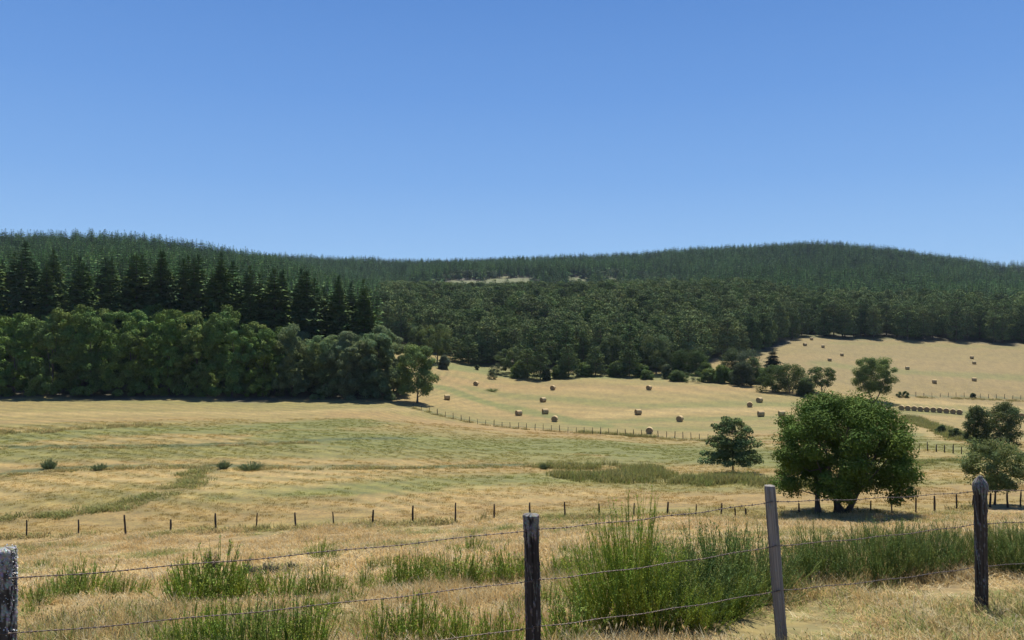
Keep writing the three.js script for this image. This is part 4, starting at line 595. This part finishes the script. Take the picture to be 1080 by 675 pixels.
// ---------- broom and other plants on the slope ----------
function broom({ seed, h = 1, w = .9, stems = 120, twigs = 6, leaves = 16, color = [.085, .135, .028], wood = [.07, .085, .03], thick = 1 }) {
  const r = randomOf(seed), s = new Shape();
  for (let k = 0; k < stems; k++) {
    const a = r() * 2 * PI, q = sqrt(r()), out = .5 * w * q, H = h * (1 - .38 * q * q) * (.5 + .54 * r()), base = v3(cos(a) * out * .22, -.04, sin(a) * out * .22), tip = v3(cos(a) * out * (.9 + .5 * r()) + (r() - .5) * .1 * h, H, sin(a) * out * (.9 + .5 * r()) + (r() - .5) * .1 * h), pts = [], n = 4, tone = jitter(color, r, .5);
    for (let i = 0; i <= n; i++) { const t = i / n, e = t ** .8; pts.push(v3(lerp(base.x, tip.x, e), lerp(base.y, tip.y, t), lerp(base.z, tip.z, e))); }
    s.tube(pts, [.0042, .0036, .003, .0022, .001].map(v => v * thick), 3, i => i < 1 ? jitter(wood, r, .4) : tone);
    const dir = v3().subVectors(tip, base).normalize();
    for (let j = 0; j < twigs; j++) {
      const t = .22 + .68 * r(), i = floor(t * n), p = v3().lerpVectors(pts[i], pts[i + 1], t * n - i), d = dir.clone().multiplyScalar(1.4).add(v3(0, .5, 0)).addScaledVector(anyDirection(r), .62).normalize(), L = h * (.14 + .2 * r()) * (1.1 - t * .6), e = p.clone().addScaledVector(d, L), tw = jitter(tone, r, .3);
      s.tube([p, v3().lerpVectors(p, e, .5), e], [.0022 * thick, .0017 * thick, .0007 * thick], 3, tw);
      for (let m = 0; m < leaves / 2; m++) { const f = r(), at = v3().lerpVectors(p, e, f), nn = anyDirection(r), [sd, up] = frameOf(nn, r); up.addScaledVector(d, .9).normalize(); const l = (.010 + .013 * r()) * sqrt(thick); s.leaf(at, up, sd, nn, l, l * .3, jitter(tw, r, .4)); }
    }
  }
  return s.geometry();
}
{
  const r = randomOf(900);
  const solid = (name, geometry, x, z, s, sy, label, category, group) => { const m = meshOf(numbered(name), geometry, GRASS); m.scale.set(s, sy, s); m.rotation.y = r() * 6.28; tag(m, label, category, group); return put(m, x, z, .02); };
  const big = [0, 1, 2, 3].map(k => broom({ seed: 910 + k, h: 1, w: 1.05, stems: 92, twigs: 8, leaves: 18, color: [[.42, .52, .085], [.28, .37, .10], [.285, .36, .115], [.26, .345, .10]][k] }));
  BROOM_BUSHES.forEach(([x, z, h], i) => {
    const label = i === 2 ? 'tallest bright green broom bush, right of the blackened post' : i < 4 || i === 9 ? 'bright green broom bush between the blackened post and the leaning post' : i < 11 ? 'grey green broom bush just left of the leaning grey post' : i < 24 ? 'dense green broom bush between the leaning post and the round headed post' : 'broom bush at the right edge beyond the round headed post';
    solid('broom_bush', big[i < 4 || i === 9 || i === 10 ? 0 : 1 + i % 3], x, z, h * (i === 2 ? .7 : i < 4 ? .9 : 1.05), h * (i === 2 ? 1.25 : .92 + .25 * r()), label, 'bush', i === 2 ? null : i < 4 || i === 9 ? 'bright broom' : i < 11 ? 'grey broom left of the leaning post' : i < 24 ? 'broom between the right posts' : 'broom at the right edge');
  });
  const small = [0, 1, 2].map(k => broom({ seed: 930 + k, h: .5, w: .42, stems: 46, twigs: 4, leaves: 10, color: [[.40, .52, .09], [.37, .48, .09], [.34, .44, .095]][k] }));
  const words = { leftmost: 'green broom shoots in the patch beside the leftmost post', dense: 'bright green broom shoots in the dense patch between the two lower wires at left', middle: 'green broom shoots in the row left of and behind the blackened post', front: 'tall spiky broom shoots rising from the bottom edge of the picture', upslope: 'small lone green broom clump on the dry grass below the valley fence', scattered: 'thin green broom sprig scattered in the dry grass between the larger broom patches' };
  for (const [key, list] of Object.entries(BROOM_SHOOTS)) for (const [x, z, h] of list) solid('broom_shoot', small[floor(r() * 3)], x, z, h / .5 * (key === 'front' ? 1.15 : 1.5), h / .5 * (1.05 + .4 * r()), words[key], 'bush', 'broom shoots: ' + key);
  GREY_BUSHES.forEach(([x, z, h, w], i) => { const m = solid('grey_bush', broom({ seed: 950 + i, h, w: w * .9, stems: 110, twigs: 5, leaves: 14, color: [[.16, .16, .10], [.21, .23, .165], [.19, .21, .15], [.165, .19, .11]][i] }), x, z, 1, 1, ['brownish twiggy bush behind the dense broom patch', 'left of the silvery grey bushes behind the dense broom patch', 'middle one of the silvery grey bushes behind the dense broom patch', 'right one of the silvery grey bushes, beside a green clump'][i], 'bush'); });
}

// ---------- grass ----------
function tuft({ seed, blades = 16, h = .3, w = .16, width = .004, lean = .5, seedHeads = 0 }) {
  const r = randomOf(seed), s = new Shape();
  for (let k = 0; k < blades; k++) {
    const a = r() * 6.283, q = sqrt(r()) * w * .5, b = v3(cos(a) * q, -.02, sin(a) * q), a2 = r() * 6.283, H = h * (.45 + .65 * r()), out = H * lean * (.3 + r()), t = v3(b.x + cos(a2) * out, H, b.z + sin(a2) * out), m = v3(lerp(b.x, t.x, .35), H * .62, lerp(b.z, t.z, .35)), sd = v3(-sin(a2 + r()), 0, cos(a2 + r())), c = jitter([1, 1, 1], r, .35), i = s.p.length / 3, W = width * (.7 + .6 * r());
    s.vert(b.x - sd.x * W, b.y, b.z - sd.z * W, c); s.vert(b.x + sd.x * W, b.y, b.z + sd.z * W, c); s.vert(m.x - sd.x * W * .8, m.y, m.z - sd.z * W * .8, c); s.vert(m.x + sd.x * W * .8, m.y, m.z + sd.z * W * .8, c); s.vert(t.x, t.y, t.z, c); s.i.push(i, i + 1, i + 3, i, i + 3, i + 2, i + 2, i + 3, i + 4);
    if (k < seedHeads) { const d = v3().subVectors(t, m).normalize(); s.leaf(t.clone().addScaledVector(d, -.02), d, sd, v3(0, 1, 0), .05, .006, c); s.leaf(t.clone().addScaledVector(d, -.02), d, v3(0, 1, 0).cross(sd), sd, .05, .006, c); }
  }
  return s.geometry();
}
function scatter(name, label, geometries, spots, category = 'grass') {
  const o = new THREE.Group(); o.name = name; tag(o, label, category, null, 'stuff'); scene.add(o);
  geometries.forEach((g, k) => {
    const mine = spots.filter((s, i) => i % geometries.length === k), im = new THREE.InstancedMesh(g, GRASS, mine.length), m = new THREE.Matrix4(), q = new THREE.Quaternion(), up = v3(0, 1, 0); im.name = 'tufts'; im.userData.kind = 'stuff'; im.castShadow = im.receiveShadow = true;
    mine.forEach((s, i) => { im.setMatrixAt(i, m.compose(v3(s.x, ground(s.x, s.z), s.z), q.setFromAxisAngle(up, s.turn), v3(s.s, s.sy, s.s))); im.setColorAt(i, s.c); }); o.add(im);
  });
}
{
  const r = randomOf(1000), tall = [0, 1, 2, 3].map(k => tuft({ seed: 1010 + k, blades: 18, h: .26, w: .2, width: .0028, lean: .55, seedHeads: k })), coarse = [0, 1, 2].map(k => tuft({ seed: 1020 + k, blades: 14, h: .22, w: .42, width: .008, lean: .7 })), rank = [0, 1, 2].map(k => tuft({ seed: 1030 + k, blades: 22, h: 1, w: 1.1, width: .022, lean: .35 }));
  const dry = [.78, .57, .26], bleached = [.84, .71, .44], olive = [.34, .335, .11], fresh = [.25, .34, .075];
  const tone = (x, z, greenish) => { const g = clamp(2.3 * (fbm(x * .35 + 11, z * .22, 4) - .47) + greenish), c = mix3(r() < .3 ? bleached : dry, r() < .5 ? olive : fresh, r() < g ? .85 : .12 * r()), k = .75 + .5 * r(); return new THREE.Color(c[0] * k, c[1] * k, c[2] * k); };
  const wedge = (r0, r1, per, fn) => { const n = Math.round(per * .66 * (r1 * r1 - r0 * r0)); for (let k = 0; k < n; k++) { const R = sqrt(r0 * r0 + r() * (r1 * r1 - r0 * r0)), a = (r() - .5) * 1.32; fn(R * sin(a), -R * cos(a), R, a * DEG); } };
  const close = [], slope = [], stubble = [];
  wedge(4.2, 15, 95, (x, z, R) => { const p = fbm(x * .8, z * .8 + 3, 3), right = smooth(2, 5, x) * smooth(9.5, 7.5, -z); if (p < .36 - .1 * r()) return; const sy = (.28 + .75 * smooth(.35, .72, p)) * (.6 + .7 * r()) * (1 - .5 * smooth(1.2, 2.6, x) * smooth(10, 8.6, -z)); if (right > .3 && p < .42 && r() < .25) return; close.push({ x, z, s: .8 + .6 * r(), sy, turn: r() * 6.28, c: tone(x, z, right * .22 - .04) }); });
  wedge(15, 52, 26, (x, z, R, th) => { if (R > fenceLine(th) + .6) return; const p = fbm(x * .5, z * .5 + 3, 3); if (p < .34) return; slope.push({ x, z, s: .8 + .6 * r(), sy: (.35 + .7 * smooth(.35, .7, p)) * (.6 + .7 * r()), turn: r() * 6.28, c: tone(x, z, 0) }); });
  wedge(44, 125, 5.5, (x, z, R, th) => { if (R < fenceLine(th) + .4 || R > woodEdge(th) - 3) return; const c = sward(x, z), k = 1.15 + .3 * r(); if (fbm(x * .3, z * .5, 3) < .42) return; stubble.push({ x, z, s: .9 + .6 * r(), sy: .3 + .5 * r() * r(), turn: r() * 6.28, c: new THREE.Color(c[0] * k, c[1] * k, c[2] * k) }); });
  scatter('dry_grass', 'dry straw coloured grass around the roadside fence', tall, close);
  scatter('slope_grass', 'dry tussocky grass on the slope down to the valley fence', coarse, slope);
  scatter('hay_stubble', 'short stubble of the mown hay field', coarse, stubble);
  const rough = [];
  for (const [w, per, h, green, p] of ROUGH) for (let k = 0; k + 3 < p.length; k += 2) {
    const ax = p[k], az = p[k + 1], bx = p[k + 2] - ax, bz = p[k + 3] - az, len = hypot(bx, bz), n = Math.round(len * 2 * w * per);
    for (let i = 0; i < n; i++) { const t = r(), o = (r() + r() - 1) * w * 1.5, x = ax + bx * t - bz / len * o, z = az + bz * t + bx / len * o, c = mix3(mix3(fresh, olive, r()), dry, green ? .05 + .3 * r() : .2 + .6 * r()), k2 = .65 + .4 * r(); if (noise(x * .3 + 3, z * .3) < .36 || noise(x * 1.3 + 3, z * 1.3) < .3) continue; rough.push({ x, z, s: .7 + .7 * r(), sy: h * (.45 + .8 * r()), turn: r() * 6.28, c: new THREE.Color(c[0] * k2, c[1] * k2, c[2] * k2) }); }
  }
  scatter('tall_grass', 'uncut tall green grass along ditches, fences and the wet patch', rank, rough);
}

renderer.render(scene, camera);
